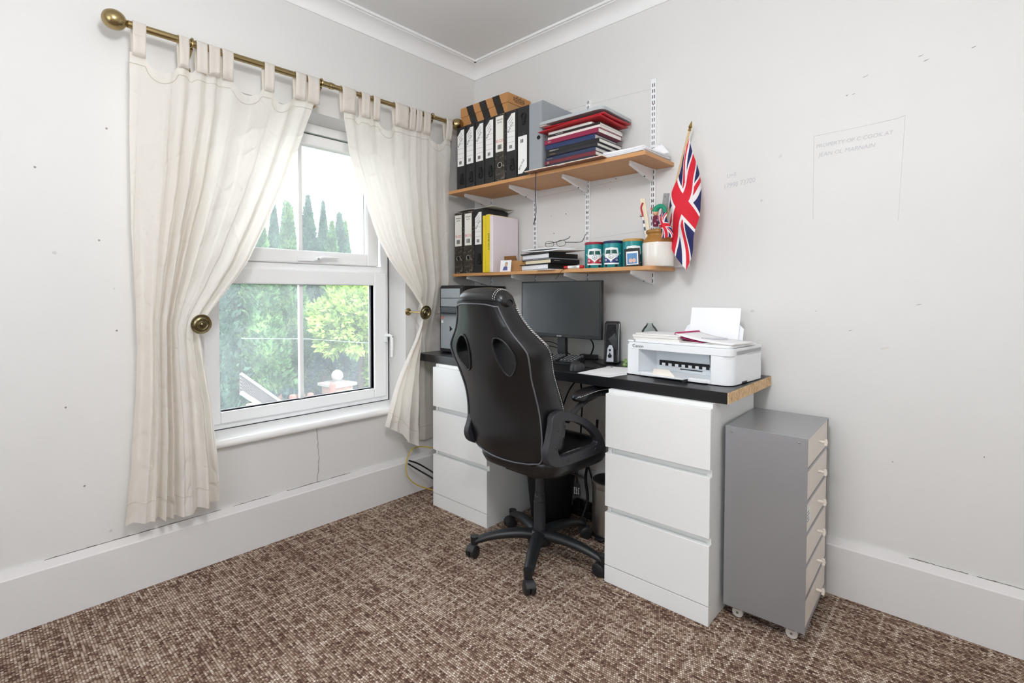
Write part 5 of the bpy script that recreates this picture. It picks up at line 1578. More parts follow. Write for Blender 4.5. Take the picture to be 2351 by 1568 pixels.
ks.build('keys', mat('key_plastic', '34363a', 0.45), kb, kind='stuff')
kp.build('key_legends', mat('white_key_print', 'c9ccce', 0.6), kb, kind='stuff')
ms_ = thing('computer_mouse', 'black computer mouse between the keyboard and the loose papers', 'mouse', (1.055, -0.435, DZ), 0.25)
def mouse(u, v):
    a = 2 * PI * u
    r_ = math.cos(v * PI / 2)
    return (0.031 * math.cos(a) * max(r_, 0.0) ** 0.55, 0.054 * math.sin(a) * max(r_, 0.0) ** 0.55, 0.002 + 0.036 * math.sin(v * PI / 2) * (1 - 0.15 * math.sin(a)))
MB().grid(mouse, 32, 14, closeu=True).build('shell', M_PLASTG, ms_, smooth=80)
MB().lathe([(0.030, 0), (0.031, 0.003)], 28, Matrix.Diagonal((1, 1.72, 1, 1))).build('base', M_DARK, ms_, smooth=40)
MB().cyl((-0.004, 0.03, 0.030), (0.004, 0.03, 0.030), 0.009, 14).build('scroll_wheel', M_DARK, ms_, smooth=40)
MB().tube(spline([(0, 0.052, 0.010), (0.02, 0.09, 0.003), (0.09, 0.10, 0.003), (0.12, 0.14, 0.003), (0.05, 0.22, 0.003), (-0.02, 0.30, 0.003)], 5), 0.002, 6).build('cable', M_DARK, ms_, smooth=60)
# ---------------------------------------------------------------- loudspeakers
def speaker(x, y, rot, label, controls):
    t = thing('desk_speaker', label, 'speaker', (x, y, DZ), rot, 'small black desk speakers')
    pr = [(-0.05, 0.004), (0.045, 0.004), (0.040, 0.15), (0.030, 0.200), (0.005, 0.206), (-0.022, 0.198), (-0.040, 0.12)]
    MB().prism(pr, -0.033, 0.033, 'x').build('cabinet', M_PLAST, t, bevel=0.004)
    gp = [(-0.026, 0.01), (0.026, 0.01), (0.024, 0.15), (0.018, 0.192), (-0.018, 0.192), (-0.024, 0.15)]
    def yf(z): return interp([(0.004, -0.05), (0.12, -0.040), (0.198, -0.022)], z)
    b = MB()
    b.v += [Vector((a, yf(z) - 0.0035, z)) for a, z in gp] + [Vector((a * 1.06, yf(z), z)) for a, z in gp]
    n_ = len(gp)
    b.f.append(list(range(n_))); b.mi.append(0)
    for i in range(n_): b.f.append((i, i + n_, (i + 1) % n_ + n_, (i + 1) % n_)); b.mi.append(0)
    b.build('grille', mat('speaker_cloth', '1d1d20', 0.9), t)
    if controls:
        c = MB()
        cp_ = [(-0.018, 0.012), (0.016, 0.012), (0.014, 0.075), (0.006, 0.092), (-0.006, 0.092), (-0.014, 0.075)]
        c.v += [Vector((a, yf(z) - 0.0058, z)) for a, z in cp_] + [Vector((a, yf(z) - 0.002, z)) for a, z in cp_]
        c.f.append(list(range(6))); c.mi.append(0)
        for i in range(6): c.f.append((i, i + 6, (i + 1) % 6 + 6, (i + 1) % 6)); c.mi.append(0)
        c.build('control_panel', mat('silver_panel', 'c9ccd4', 0.3), t)
        for z, r_, nm in ((0.068, 0.0055, 'jack'), (0.053, 0.003, 'jack'), (0.040, 0.0095, 'volume_knob')):
            MB().lathe([(r_, 0), (r_ * 0.9, 0.006)], 16, Matrix.Translation((-0.002, yf(z) - 0.0055, z)) @ Matrix.Rotation(PI / 2, 4, 'X')).build(nm, M_DARK, t, smooth=40)
    MB().tube([(0.0335, yf(z) + 0.012, z) for z in (0.01, 0.08, 0.15, 0.195)], 0.0022, 6).build('side_trim', mat('silver_trim', 'b8babd', 0.3, metal=0.6), t)
    return t
speaker(1.045, -0.105, 0.30, 'black desk speaker with a silver control strip right of the monitor', True)
speaker(0.505, -0.095, 0.0, 'black desk speaker mostly hidden between the chair and the monitor', False)

# cables on the desk
for k, (pts, r, lab) in enumerate((
    ([(0.705, -0.14, 0.975), (0.715, -0.09, 0.93), (0.745, -0.07, 0.885), (0.74, -0.04, 0.84), (0.72, -0.02, 0.822)], 0.004, 'black monitor cable left of the stand'),
    ([(0.87, -0.14, 0.97), (0.885, -0.06, 0.93), (0.90, -0.04, 0.89), (0.885, -0.035, 0.845), (0.86, -0.02, 0.822)], 0.004, 'black monitor cable right of the stand'),
    ([(0.55, -0.06, 0.822), (0.58, -0.07, 0.875), (0.63, -0.07, 0.895), (0.70, -0.07, 0.88), (0.76, -0.07, 0.84), (0.79, -0.045, 0.822)], 0.002, 'thin upper speaker wire looping behind the keyboard'),
    ([(0.55, -0.05, 0.821), (0.60, -0.06, 0.86), (0.65, -0.06, 0.868), (0.72, -0.05, 0.85), (0.78, -0.04, 0.821)], 0.002, 'thin lower speaker wire looping behind the keyboard'),
    ([(1.10, -0.06, 0.822), (1.14, -0.09, 0.835), (1.17, -0.12, 0.828), (1.19, -0.10, 0.822)], 0.003, 'short black lead between the speaker and the printer'))):
    t = thing('cable', lab, 'cable', pts[-1], 0, 'black cables on the desk')
    MB().tube([Vector(p) - Vector(pts[-1]) for p in spline(pts, 5)], r, 6).build('lead', M_DARK, t, smooth=60)
t = thing('power_brick', 'small black adapter block on the desk behind the keyboard', 'adapter', (0.875, -0.045, DZ), 0.1)
MB().box(-0.045, 0.045, -0.02, 0.02, 0, 0.022).build('block', M_PLAST, t, bevel=0.004)
t = thing('bottle_cap', 'small white plastic cap on the desk edge beside the chair back', 'cap', (0.372, -0.500, DZ))
MB().lathe([(0.012, 0), (0.013, 0.002), (0.012, 0.008), (0.004, 0.010)], 20).build('cap', M_WPLAST, t, smooth=40)
MB().lathe([(0.004, 0.010), (0.002, 0.011)], 10).build('nub', M_WPLAST, t, smooth=40)
t = thing('glass_ornament', 'tiny green glass ornament on the desk beside the printer', 'ornament', (1.165, -0.205, DZ))
M_GREENG = mat('green_glass', '7f9a58', 0.08, spec=0.8)
for (x, y, z, r_) in ((0, 0, 0.012, 0.013), (0.008, -0.003, 0.026, 0.009), (-0.006, 0.002, 0.03, 0.007), (0.004, 0.002, 0.038, 0.005)):
    MB().lathe([(0.0005, -r_), (r_ * 0.7, -r_ * 0.7), (r_, 0), (r_ * 0.7, r_ * 0.7), (0.0005, r_)], 12, Matrix.Translation((x, y, z))).build('bead', M_GREENG, t, smooth=70)
for k, (P_, dz, lab) in enumerate((([(1.105, -0.512), (1.258, -0.519), (1.275, -0.40), (1.175, -0.225), (1.105, -0.262)], 0.0005, 'lower sheet of white paper lying on the desk left of the printer'), ([(1.112, -0.500), (1.245, -0.49), (1.262, -0.35), (1.19, -0.225), (1.108, -0.255)], 0.0028, 'upper sheet of white paper curling on the desk left of the printer'))):
    c = sum((Vector((a, b_, 0)) for a, b_ in P_), Vector()) / len(P_)
    t = thing('paper_sheet', lab, 'paper', (c.x, c.y, DZ + dz), 0, 'white sheets on the desk')
    MB().prism([(a - c.x, b_ - c.y) for a, b_ in P_], 0, 0.0012).build('sheet', M_PAPER, t)
t = thing('glass_bottle', 'clear glass bottle standing behind the printer', 'bottle', (1.214, -0.062, DZ))
MB().lathe([(0.001, 0), (0.034, 0.0), (0.038, 0.006), (0.038, 0.150), (0.036, 0.165), (0.026, 0.182), (0.015, 0.194), (0.013, 0.200), (0.015, 0.203)], 32, cap=False).build('body', M_CLEAR, t, smooth=60)
MB().tube([(0.0148 * math.cos(a), 0.0148 * math.sin(a), 0.2035) for a in [2 * PI * k / 20 for k in range(20)]], 0.0018, 6, closed=True).build('lip', mat('glass_rim', 'c8d0cc', 0.1), t, smooth=60)

# ---------------------------------------------------------------- printer
pt = thing('printer', 'white inkjet printer with its output tray open on the right end of the desk', 'printer', (1.258, -0.378, DZ), -0.065)
PW, PD, PH = 0.425, 0.29, 0.150
def rpoly(x0, x1, y0, y1, r, corners):
    out = []
    for (cx_, cy_, k) in ((x0, y0, 2), (x1, y0, 3), (x1, y1, 0), (x0, y1, 1)):
        if k in corners:
            sx_ = 1 if cx_ == x0 else -1; sy_ = 1 if cy_ == y0 else -1
            for i in range(9):
                a = (k + i / 8) * PI / 2
                out.append((cx_ + sx_ * r + r * math.cos(a), cy_ + sy_ * r + r * math.sin(a)))
        else: out.append((cx_, cy_))
    return out
MB().prism(rpoly(0.0, 0.058, 0.0, PD, 0.018, (2,)), 0.003, 0.128).build('left_cheek', M_WPLAST, pt, smooth=40)
MB().prism(rpoly(0.352, PW, 0.0, PD, 0.045, (3,)), 0.003, 0.128).build('right_cheek', M_WPLAST, pt, smooth=40)
MB().box(0.058, 0.352, 0.10, PD, 0.003, 0.128).build('rear_body', M_WPLAST, pt)
tp = MB().prism(rpoly(0.0, PW, -0.001, PD, 0.030, (2, 3)), 0.110, 0.138)
tp.build('front_fascia', M_WPLAST, pt, smooth=40, bevel=0.002)
lid_ = MB().prism(rpoly(0.030, PW - 0.004, 0.006, PD - 0.04, 0.02, (2, 3)), 0.1385, PH).build('scanner_lid', M_WPLAST, pt, smooth=40, bevel=0.003)
MB().prism(rpoly(0.0, 0.029, 0.004, PD, 0.014, (2,)), 0.1385, PH - 0.004).build('button_panel', M_WPLAST, pt, smooth=40, bevel=0.002)
MB().prism([(0.058, 0.018), (0.352, 0.018), (0.352, 0.128), (0.058, 0.128)], 0.098, 0.0998, 'y').build('bay_back', mat('pale_grey_plastic', 'd9dee2', 0.35), pt)
# sloping inner cheeks of the bay
b = MB()
b.add([(0.058, 0.002, 0.018), (0.090, 0.098, 0.018), (0.082, 0.098, 0.112), (0.058, 0.002, 0.112)], [(0, 1, 2, 3), (3, 2, 1, 0)])
b.build('bay_cheek', MATS['pale_grey_plastic'], pt)
b = MB()
b.add([(0.352, 0.002, 0.018), (0.335, 0.098, 0.018), (0.335, 0.098, 0.112), (0.345, 0.002, 0.112)], [(3, 2, 1, 0), (0, 1, 2, 3)])
b.build('bay_cheek', MATS['pale_grey_plastic'], pt)
MB().box(0.10, 0.335, 0.0965, 0.0978, 0.040, 0.062).build('paper_slot', M_DARK, pt)
th_ = MB()
for k in range(8): th_.box(0.112 + k * 0.028, 0.126 + k * 0.028, 0.0945, 0.0964, 0.040, 0.051)
th_.build('slot_teeth', M_WPLAST, pt)
MB().box(0.19, 0.28, 0.0955, 0.0965, 0.030, 0.034).build('slot_bar', M_PLASTG, pt)
MB().box(0.170, 0.245, 0.088, 0.0978, 0.097, 0.110).build('cover_grip', M_WPLAST, pt, bevel=0.003)
MB().box(0.0585, 0.3515, 0.0, 0.10, 0.003, 0.0175).build('bay_floor', M_WPLAST, pt)
tr_ = MB().prism([(0.062, 0.0), (0.345, 0.0), (0.335, -0.012), (0.075, -0.012)], 0.004, 0.016)
tr_.build('tray_lip', M_WPLAST, pt, bevel=0.002)
MB().prism([(0.135, -0.055), (0.275, -0.055), (0.275, -0.004), (0.135, -0.004)], 0.014, 0.018).build('output_tray', M_WPLAST, pt, bevel=0.001)
b = MB().prism([(0.137, 0.018), (0.230, 0.018), (0.205, 0.042), (0.142, 0.042)], -0.030, -0.0275, 'y')
b.build('paper_stop', mat('cream_plastic', 'e9e2d8', 0.4), pt)
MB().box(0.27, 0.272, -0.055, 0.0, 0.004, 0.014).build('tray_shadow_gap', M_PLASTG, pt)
text('Canon', 0.018, mat('charcoal_print', '3a3c40', 0.6), pt, 'printer_lettering', (0.056, -0.0016, 0.123), sx=1.05)
MB().box(PW - 0.0002, PW + 0.0003, 0.15, 0.28, 0.108, 0.1095).build('panel_line', M_GREYBOX, pt)
MB().box(PW - 0.03, PW + 0.0006, 0.10, 0.15, 0.0032, 0.010).build('hand_grip', M_PLASTG, pt)
for x in (0.03, 0.39):
    for y in (0.04, 0.26): MB().cyl((x, y, 0), (x, y, 0.004), 0.01, 12).build('foot', M_PLAST, pt)
# rear paper feed
M = Matrix.Translation((0, PD - 0.035, 0.125)) @ Matrix.Rotation(-0.22, 4, 'X')
MB().prism([(0.105, 0), (0.365, 0), (0.365, 0.075), (0.350, 0.090), (0.150, 0.090), (0.132, 0.078)], 0.004, 0.007, 'y', M=M).build('paper_support', M_WPLAST, pt, bevel=0.001)
sh = thing('paper_sheet', 'white sheet standing in the rear feed of the printer', 'paper', (pt.location.x, pt.location.y, DZ), -0.065)
M = Matrix.Translation((0, PD - 0.036, 0.1395)) @ Matrix.Rotation(-0.22, 4, 'X')
MB().prism([(0.148, 0), (0.350, 0), (0.350, 0.145), (0.148, 0.145)], 0.001, 0.0022, 'y', M=M).build('sheet', M_PAPER, sh)
PT = DZ + PH
def on_printer(x, y):
    c, s_ = math.cos(-0.065), math.sin(-0.065)
    return (1.258 + x * c - y * s_, -0.378 + x * s_ + y * c)
for k, (x, y, w_, d_, h_, lab, cov) in enumerate(((0.125, 0.088, 0.195, 0.15, 0.009, 'lowest magazine on the printer lid', 'd8d4d4'), (0.120, 0.090, 0.200, 0.145, 0.010, 'middle magazine on the printer lid', 'e4e2e4'), (0.126, 0.092, 0.190, 0.14, 0.006, 'top magazine on the printer lid', 'f0eff2'))):
    px_, py_ = on_printer(x, y)
    z0 = PT + (0, 0.0095, 0.020)[k]
    t = thing('magazine', lab, 'magazine', (px_, py_, z0), -0.065 + (0.02, -0.03, 0.03)[k], 'magazines on the printer')
    MB().box(-w_ / 2, w_ / 2, -d_ / 2, d_ / 2, 0.0008, h_ - 0.0008).build('pages', M_PAPER2, t)
    m_ = mat('magcover_' + cov, cov, 0.4, var=0.1, vscale=14)
    MB().box(-w_ / 2 - 0.001, w_ / 2, -d_ / 2, d_ / 2, 0, 0.0007).box(-w_ / 2 - 0.001, w_ / 2, -d_ / 2, d_ / 2, h_ - 0.0007, h_).box(-w_ / 2 - 0.002, -w_ / 2 - 0.001, -d_ / 2, d_ / 2, 0, h_).build('cover', m_, t)
px_, py_ = on_printer(0.315, 0.105)
nb = thing('spiral_notebook', 'open spiral notebook with magenta pages draped over the printer lid', 'notebook', (px_, py_, PT + 0.001), -0.15)
M_MAG = mat('magenta_card', 'b01e63', 0.5)
def leaf(u, v):
    x = -0.105 + 0.215 * u
    return (x, -0.085 + 0.175 * v, 0.026 * (1 - u) ** 2.2 + 0.004)
MB().grid(leaf, 16, 6).build('top_page', M_PAPER, nb, smooth=179, solid=0.004)
def leaf2(u, v):
    x = -0.105 + 0.11 * u
    return (x, -0.083 + 0.17 * v, 0.019 * (1 - u) ** 1.3 + 0.0015)
MB().grid(leaf2, 10, 6).build('magenta_cover', M_MAG, nb, smooth=179, solid=0.0012)
MB().box(-0.10, 0.115, -0.083, 0.087, 0.0, 0.0018).build('back_pages', M_PAPER2, nb)
sp_ = MB()
for k in range(30):
    y = -0.080 + k * 0.0057
    sp_.tube([(-0.106 + 0.008 * math.cos(a), y, 0.028 + 0.008 * math.sin(a)) for a in [2 * PI * q / 10 for q in range(10)]], 0.0011, 4, closed=True)
sp_.build('spiral_binding', M_MAG, nb, kind='stuff')
px_, py_ = on_printer(0.325, 0.10)
t = thing('ballpoint_pen', 'clear ballpoint pen lying on the open notebook', 'pen', (px_, py_, PT + 0.0155), 0.55)
MB().cyl((-0.045, 0, 0), (0.045, 0, 0.0), 0.0033, 10).build('barrel', mat('grey_pen', 'b9bcc2', 0.3), t, smooth=40)
MB().cyl((-0.054, 0, -0.0), (-0.0451, 0, 0), 0.001, 8, 0.003).build('tip', M_INK, t, smooth=40)

# ---------------------------------------------------------------- under the desk
bn = thing('waste_bin', 'black plastic waste bin under the desk beside the left drawer unit', 'bin', (0.765, -0.225, 0))
MB().lathe([(0.095, 0), (0.10, 0.004), (0.128, 0.27), (0.131, 0.272), (0.131, 0.278), (0.124, 0.278), (0.097, 0.01), (0.001, 0.008)], 36, cap=False).build('tub', M_DARK, bn, smooth=50)
MB().lathe([(0.132, 0.266), (0.134, 0.270), (0.132, 0.274)], 36, cap=False).build('rim', M_PLAST, bn, smooth=50)
bn = thing('pedal_bin', 'small stainless steel bin with a dark lid behind the right drawer unit', 'bin', (1.085, -0.185, 0))
MB().lathe([(0.090, 0), (0.090, 0.018)], 40).build('base_ring', M_PLAST, bn, smooth=40)
M_STEEL = mat('brushed_stainless', 'd2cec8', 0.36, metal=1.0)
MB().lathe([(0.086, 0.018), (0.086, 0.235)], 40).build('body', M_STEEL, bn, smooth=40)
MB().lathe([(0.088, 0.2352), (0.0895, 0.240), (0.0895, 0.262), (0.086, 0.266)], 40).build('collar', M_STEEL, bn, smooth=40)
MB().lathe([(0.084, 0.266), (0.080, 0.271), (0.05, 0.276), (0.001, 0.278)], 40, cap=False).build('lid', M_PLASTG, bn, smooth=60)
MB().box(-0.02, 0.02, -0.115, -0.088, 0.006, 0.014).build('pedal', M_PLAST, bn, bevel=0.002)
for k, (pts, r, lab, m) in enumerate((
    ([(0.80, -0.03, 0.775), (0.79, -0.03, 0.70), (0.74, -0.03, 0.62), (0.70, -0.03, 0.52), (0.66, -0.03, 0.40), (0.66, -0.03, 0.03)], 0.004, 'black cable sloping down the wall left of the chair arm', M_DARK),
    ([(0.815, -0.03, 0.775), (0.82, -0.03, 0.68), (0.832, -0.035, 0.58), (0.825, -0.035, 0.45), (0.83, -0.03, 0.36), (0.90, -0.03, 0.15), (0.92, -0.04, 0.075)], 0.0045, 'black cable hanging straight down the wall behind the chair', M_DARK),
    ([(1.13, -0.03, 0.775), (1.10, -0.03, 0.70), (1.09, -0.03, 0.62), (1.05, -0.03, 0.55), (1.02, -0.03, 0.40), (1.0, -0.03, 0.03)], 0.004, 'black cable near the steel bin running down the wall', M_DARK),
    ([(0.93, -0.30, 0.02), (0.955, -0.24, 0.05), (0.968, -0.2, 0.14), (0.95, -0.19, 0.24), (0.925, -0.12, 0.30), (0.92, -0.05, 0.36), (0.92, -0.03, 0.5)], 0.007, 'thick black flex looping up beside the waste bin', M_DARK),
    ([(0.94, -0.22, 0.23), (0.90, -0.22, 0.27), (0.88, -0.2, 0.33), (0.93, -0.12, 0.38), (0.95, -0.04, 0.44)], 0.0035, 'thin pale cable tangled under the seat', mat('pale_flex', 'b9b0a6', 0.5)))):
    t = thing('cable', lab, 'cable', pts[-1], 0, 'cables under the desk')
    MB().tube([Vector(p) - Vector(pts[-1]) for p in spline(pts, 6)], r, 8).build('lead', m, t, smooth=60)
t = thing('cable_tag', 'black tag with white print hanging from cords in front of the steel bin', 'tag', (0.938, -0.25, 0.165), 0.35)
MB().prism([(-0.018, 0), (0.018, 0), (0.020, 0.012), (0.016, 0.050), (0.007, 0.066), (-0.007, 0.066), (-0.016, 0.050), (-0.020, 0.012)], -0.003, 0.003, 'y').build('tag_body', M_PLASTG, t, bevel=0.001)
pb = MB()
for k in range(5):
    for i in range(3): pb.box(-0.013 + i * 0.010, -0.013 + i * 0.010 + random.uniform(0.003, 0.008), -0.0036, -0.0031, 0.010 + k * 0.007, 0.014 + k * 0.007)
pb.build('tag_print', M_LABEL, t, kind='stuff')
MB().tube([(0, 0, 0.066), (-0.006, 0.01, 0.10), (-0.025, 0.05, 0.17), (-0.03, 0.07, 0.24)], 0.003, 6).tube([(0.002, 0, 0.066), (0.002, 0.012, 0.10), (-0.01, 0.05, 0.17), (-0.02, 0.08, 0.23)], 0.002, 6).build('cords', M_DARK, t, smooth=60)
t = thing('extension_block', 'black plug block and cables on the carpet under the desk', 'power strip', (0.93, -0.09, 0))
MB().box(-0.12, 0.12, -0.03, 0.03, 0, 0.04).build('block', M_PLAST, t, bevel=0.006)
for k in range(4): MB().box(-0.105 + k * 0.054, -0.062 + k * 0.054, -0.022, 0.022, 0.0405, 0.072).build('plug', M_DARK, t, bevel=0.005)
# cables in the corner by the skirting
t = thing('network_cable', 'yellow cable looping off the skirting beside the left drawer unit', 'cable', (0.06, -0.40, 0.012))
P_ = [(0.20, -0.40, 0.245), (0.10, -0.43, 0.255), (0.05, -0.50, 0.272), (0.045, -0.56, 0.268), (0.05, -0.60, 0.235), (0.055, -0.618, 0.18), (0.06, -0.605, 0.12), (0.07, -0.55, 0.065), (0.10, -0.48, 0.03), (0.20, -0.43, 0.012)]
MB().tube([Vector(p) - Vector((0.06, -0.40, 0.012)) for p in spline(P_, 6)], 0.0032, 8).build('lead', mat('yellow_cable', 'c9ac38', 0.45), t, smooth=60)
for k, (P_, lab) in enumerate((([(0.06, -0.60, 0.215), (0.07, -0.54, 0.185), (0.10, -0.48, 0.14), (0.16, -0.45, 0.105), (0.20, -0.42, 0.095)], 'upper black cable beside the yellow one at the skirting'), ([(0.052, -0.60, 0.195), (0.08, -0.54, 0.148), (0.11, -0.49, 0.11), (0.16, -0.46, 0.08), (0.20, -0.43, 0.065)], 'lower black cable beside the yellow one at the skirting'))):
    t = thing('cable', lab, 'cable', P_[-1], 0, 'black cables at the skirting')
    MB().tube([Vector(p) - Vector(P_[-1]) for p in spline(P_, 6)], 0.0045, 8).build('lead', M_DARK, t, smooth=60)

# ---------------------------------------------------------------- fill lamp added out of view to brighten the room
lamp = thing('added_fill_lamp', 'unseen white globe added below the ceiling as fill light', 'lamp', (2.0, -2.1, 2.02))
MB().lathe([(0.05, 0.57), (0.06, 0.592), (0.001, 0.592)], 24, cap=False).build('fill_globe_rose', M_WPLAST, lamp, smooth=40)
MB().cyl((0, 0, 0.30), (0, 0, 0.575), 0.004, 8).build('flex', M_WPLAST, lamp)
MB().lathe([(0.03, 0.29), (0.035, 0.30), (0.03, 0.34), (0.01, 0.345)], 20).build('fill_globe_holder', M_WPLAST, lamp, smooth=40)
MB().lathe([(max(0.15 * math.sin(PI * k / 16), 0.001), 0.15 - 0.15 * math.cos(PI * k / 16)) for k in range(16)], 32, cap=False).build('fill_globe', mat('fill_globe_emission', 'f8f9fb', 0.4, emit=34), lamp, smooth=60)
# ---------------------------------------------------------------- outside the window
GZ = -2.75
def green(name, c1, c2, c3, sc=2.2):
    m, x, b = nodes(name)
    v = x.m('ADD', x.m('MULTIPLY', x.noise(sc, x.coord(), 3), 0.6), x.m('MULTIPLY', x.noise(sc * 9, x.coord(), 2), 0.4))
    c = x.ramp(v, [(0.35, c1), (0.5, c2), (0.65, c3)])
    x.link(c, b.inputs['Base Color'])
    b.inputs['Roughness'].default_value = 0.7
    tr = x.n('ShaderNodeBsdfTranslucent'); x.link(c, tr.inputs[0])
    ms = x.n('ShaderNodeMixShader'); ms.inputs[0].default_value = 0.25
    x.link(b.outputs[0], ms.inputs[1]); x.link(tr.outputs[0], ms.inputs[2])
    x.link(ms.outputs[0], m.node_tree.nodes['Material Output'].inputs['Surface'])
    return m
M_CON1 = green('conifer_blue_green', '2b443c', '3c5c4d', '5f8067')
M_CON2 = green('conifer_mid_green', '35543a', '4d7348', '7b9a60')
M_SHRUB = green('golden_shrub', '5d7d38', '8aa850', 'bfcf78', 3)
M_HEDGE = green('low_hedge_green', '20363a', '32504a', '547260')
M_RUST = green('rusty_bush', '4f372e', '6b4f42', '8f7866', 3)
M_BARK = mat('bark', '5a4a3c', 0.9)
def hashn(a, b, c):
    return math.sin(a * 12.9898 + b * 78.233 + c * 37.719) * 43758.5453 % 1.0
def conifer_mesh(seed, h, r, n, m, size=0.13):
    rn = random.Random(seed)
    lobes = [(rn.uniform(0, 6.28), rn.uniform(0.04, 0.9), rn.uniform(0.20, 0.42), rn.uniform(0.10, 0.22)) for _ in range(46)]
    b = MB()
    def rad(a, t):
        base = r * (1 - t) ** 0.92 * (0.78 + 0.22 * smoothstep(0, 0.12, t))
        bump = 0
        for la, lt, lw, lh in lobes:
            da = abs((a - la + PI) % (2 * PI) - PI)
            d = (da / 0.45) ** 2 + ((t - lt) / lh) ** 2
            if d < 4: bump = max(bump, lw * math.exp(-d))
        return base * (0.72 + bump)
    for _ in range(n):
        t = rn.random() ** 1.25
        a = rn.uniform(0, 2 * PI)
        R_ = rad(a, t) * rn.uniform(0.82, 1.04)
        p = Vector((R_ * math.cos(a), R_ * math.sin(a), t * h))
        out = Vector((math.cos(a), math.sin(a), 0.9 + rn.uniform(-0.5, 0.8))).normalized()
        out = (out + Vector((rn.uniform(-0.5, 0.5), rn.uniform(-0.5, 0.5), rn.uniform(-0.3, 0.3)))).normalized()
        sd = out.cross(Vector((rn.uniform(-1, 1), rn.uniform(-1, 1), rn.uniform(-1, 1)))).normalized()
        s = size * rn.uniform(0.6, 1.3)
        o = len(b.v)
        b.v += [p - out * s * 0.4, p + sd * s * 0.32, p + out * s * 0.8, p - sd * s * 0.32]
        b.f.append((o, o + 1, o + 2, o + 3)); b.mi.append(0)
    return b.mesh('foliage', m)
def core_mesh(h, r, m):
    return MB().lathe([(r * 0.55, 0.1), (r * 0.62, h * 0.15), (r * 0.45, h * 0.5), (r * 0.2, h * 0.8), (0.02, h * 0.95)], 16).mesh('inner_growth', m, 60)
def tree_at(name, label, loc, meshes, scale, rot, group, trunk_h=0.5):
    t = thing(name, label, 'tree' if 'tree' in label or 'conifer' in label else 'shrub', loc, rot, group)
    t.scale = (scale[0], scale[0], scale[1])
    for nm, me in meshes: obj(nm, me, t)
    MB().cyl((0, 0, -0.02), (0, 0, trunk_h + 0.6), 0.12, 10, 0.08).build('trunk', M_BARK, t)
    return t
H1 = 6.2
A1, A2 = conifer_mesh(1, H1, 1.25, 9000, M_CON1), conifer_mesh(2, H1, 1.2, 9000, M_CON1)
B1, B2 = conifer_mesh(3, H1, 1.2, 9000, M_CON2), conifer_mesh(4, H1, 1.1, 9000, M_CON2)
C1, C2 = core_mesh(H1, 1.1, M_CON1), core_mesh(H1, 1.1, M_CON2)
trees = [
    (-10.2, 1.75, A1, C1, (1.15, 1.02), 'blue-green conifer at the left edge of the window view'),
    (-12.4, 3.3, A2, C1, (1.0, 1.04), 'dark conifer behind the gap between the first two trees outside'),
    (-9.8, 2.75, B1, C2, (0.95, 0.93), 'bright green conifer left of the glazing bar outside'),
    (-11.0, 4.05, B2, C2, (1.05, 1.03), 'mid green conifer behind the glazing bar outside'),
    (-10.4, 3.62, B1, C2, (0.72, 0.75), 'shorter yellowish conifer in front of the glazing bar'),
    (-12.6, 4.75, A1, C1, (0.85, 1.08), 'tall pointed conifer right of the glazing bar outside'),
    (-13.0, 5.7, A2, C1, (0.95, 1.14), 'tallest pale conifer near the middle of the right panes'),
    (-12.2, 6.1, B2, C2, (0.9, 1.0), 'green conifer above the golden shrub outside'),
    (-13.4, 7.1, A1, C1, (1.0, 1.08), 'conifer at the far right of the window view'),
    (-13.0, 8.3, A2, C1, (1.0, 1.0), 'last conifer of the row, hidden mostly by the window frame'),
    (-4.75, 0.02, A2, C1, (0.40, 0.53), 'low rounded conifer nearest the house at the lower left of the view'),
    (-10.8, 0.1, B2, C2, (1.1, 1.0), 'conifer beyond the left window edge, mostly behind the long curtain'),
    (-10.4, -1.9, A1, C1, (1.1, 1.0), 'conifer furthest left in the garden row, behind the long curtain'),
    (-15.6, 4.4, B1, C2, (0.75, 1.12), 'distant spire of a conifer behind the left panes'),
    (-15.2, 5.55, A2, C1, (0.7, 1.18), 'distant pale conifer spire left of the tallest tree'),
    (-15.8, 6.5, B2, C2, (0.75, 1.15), 'distant conifer spire right of the glazing bar'),
    (-15.4, 7.6, A1, C1, (0.75, 1.2), 'distant conifer spire second from the right'),
    (-15.6, 8.7, B1, C2, (0.75, 1.1), 'distant conifer spire behind the golden shrub'),
]
for k, (x, y, fm, cm_, sc, lab) in enumerate(trees):
    tree_at('conifer_tree', lab, (x, y, GZ), (('foliage', fm), ('inner_growth', cm_)), sc, k * 1.3, 'conifers beyond the garden')
def bush_mesh(seed, rx, ry, rz_, n, m, size):
    rn = random.Random(seed)
    b = MB()
    for _ in range(n):
        d = Vector((rn.gauss(0, 1), rn.gauss(0, 1), rn.gauss(0, 1))).normalized()
        if d.z < -0.7: continue
        k = 0.62 + 0.38 * (0.5 + 0.5 * math.sin(d.x * 7 + d.z * 9 + seed) * math.sin(d.y * 8 - d.z * 5)) * rn.uniform(0.75, 1.1)
        p = Vector((d.x * rx, d.y * ry, d.z * rz_)) * k
        out = (d + Vector((rn.uniform(-0.8, 0.8), rn.uniform(-0.8, 0.8), rn.uniform(-0.6, 0.8)))).normalized()
        sd = out.cross(Vector((rn.uniform(-1, 1), rn.uniform(-1, 1), rn.uniform(-1, 1)))).normalized()
        s = size * rn.uniform(0.6, 1.4)
        o = len(b.v)
        b.v += [p, p + out * s * 0.5 + sd * s * 0.25, p + out * s, p + out * s * 0.5 - sd * s * 0.25]
        b.f.append((o, o + 1, o + 2, o + 3)); b.mi.append(0)
    return b.mesh('foliage', m)
t = thing('golden_shrub', 'bright yellow-green leafy shrub behind the stone ball outside', 'shrub', (-8.6, 4.75, GZ))
obj('foliage', bush_mesh(5, 1.1, 1.25, 1.15, 9000, M_SHRUB, 0.17), t, loc=(0, 0, 3.15))
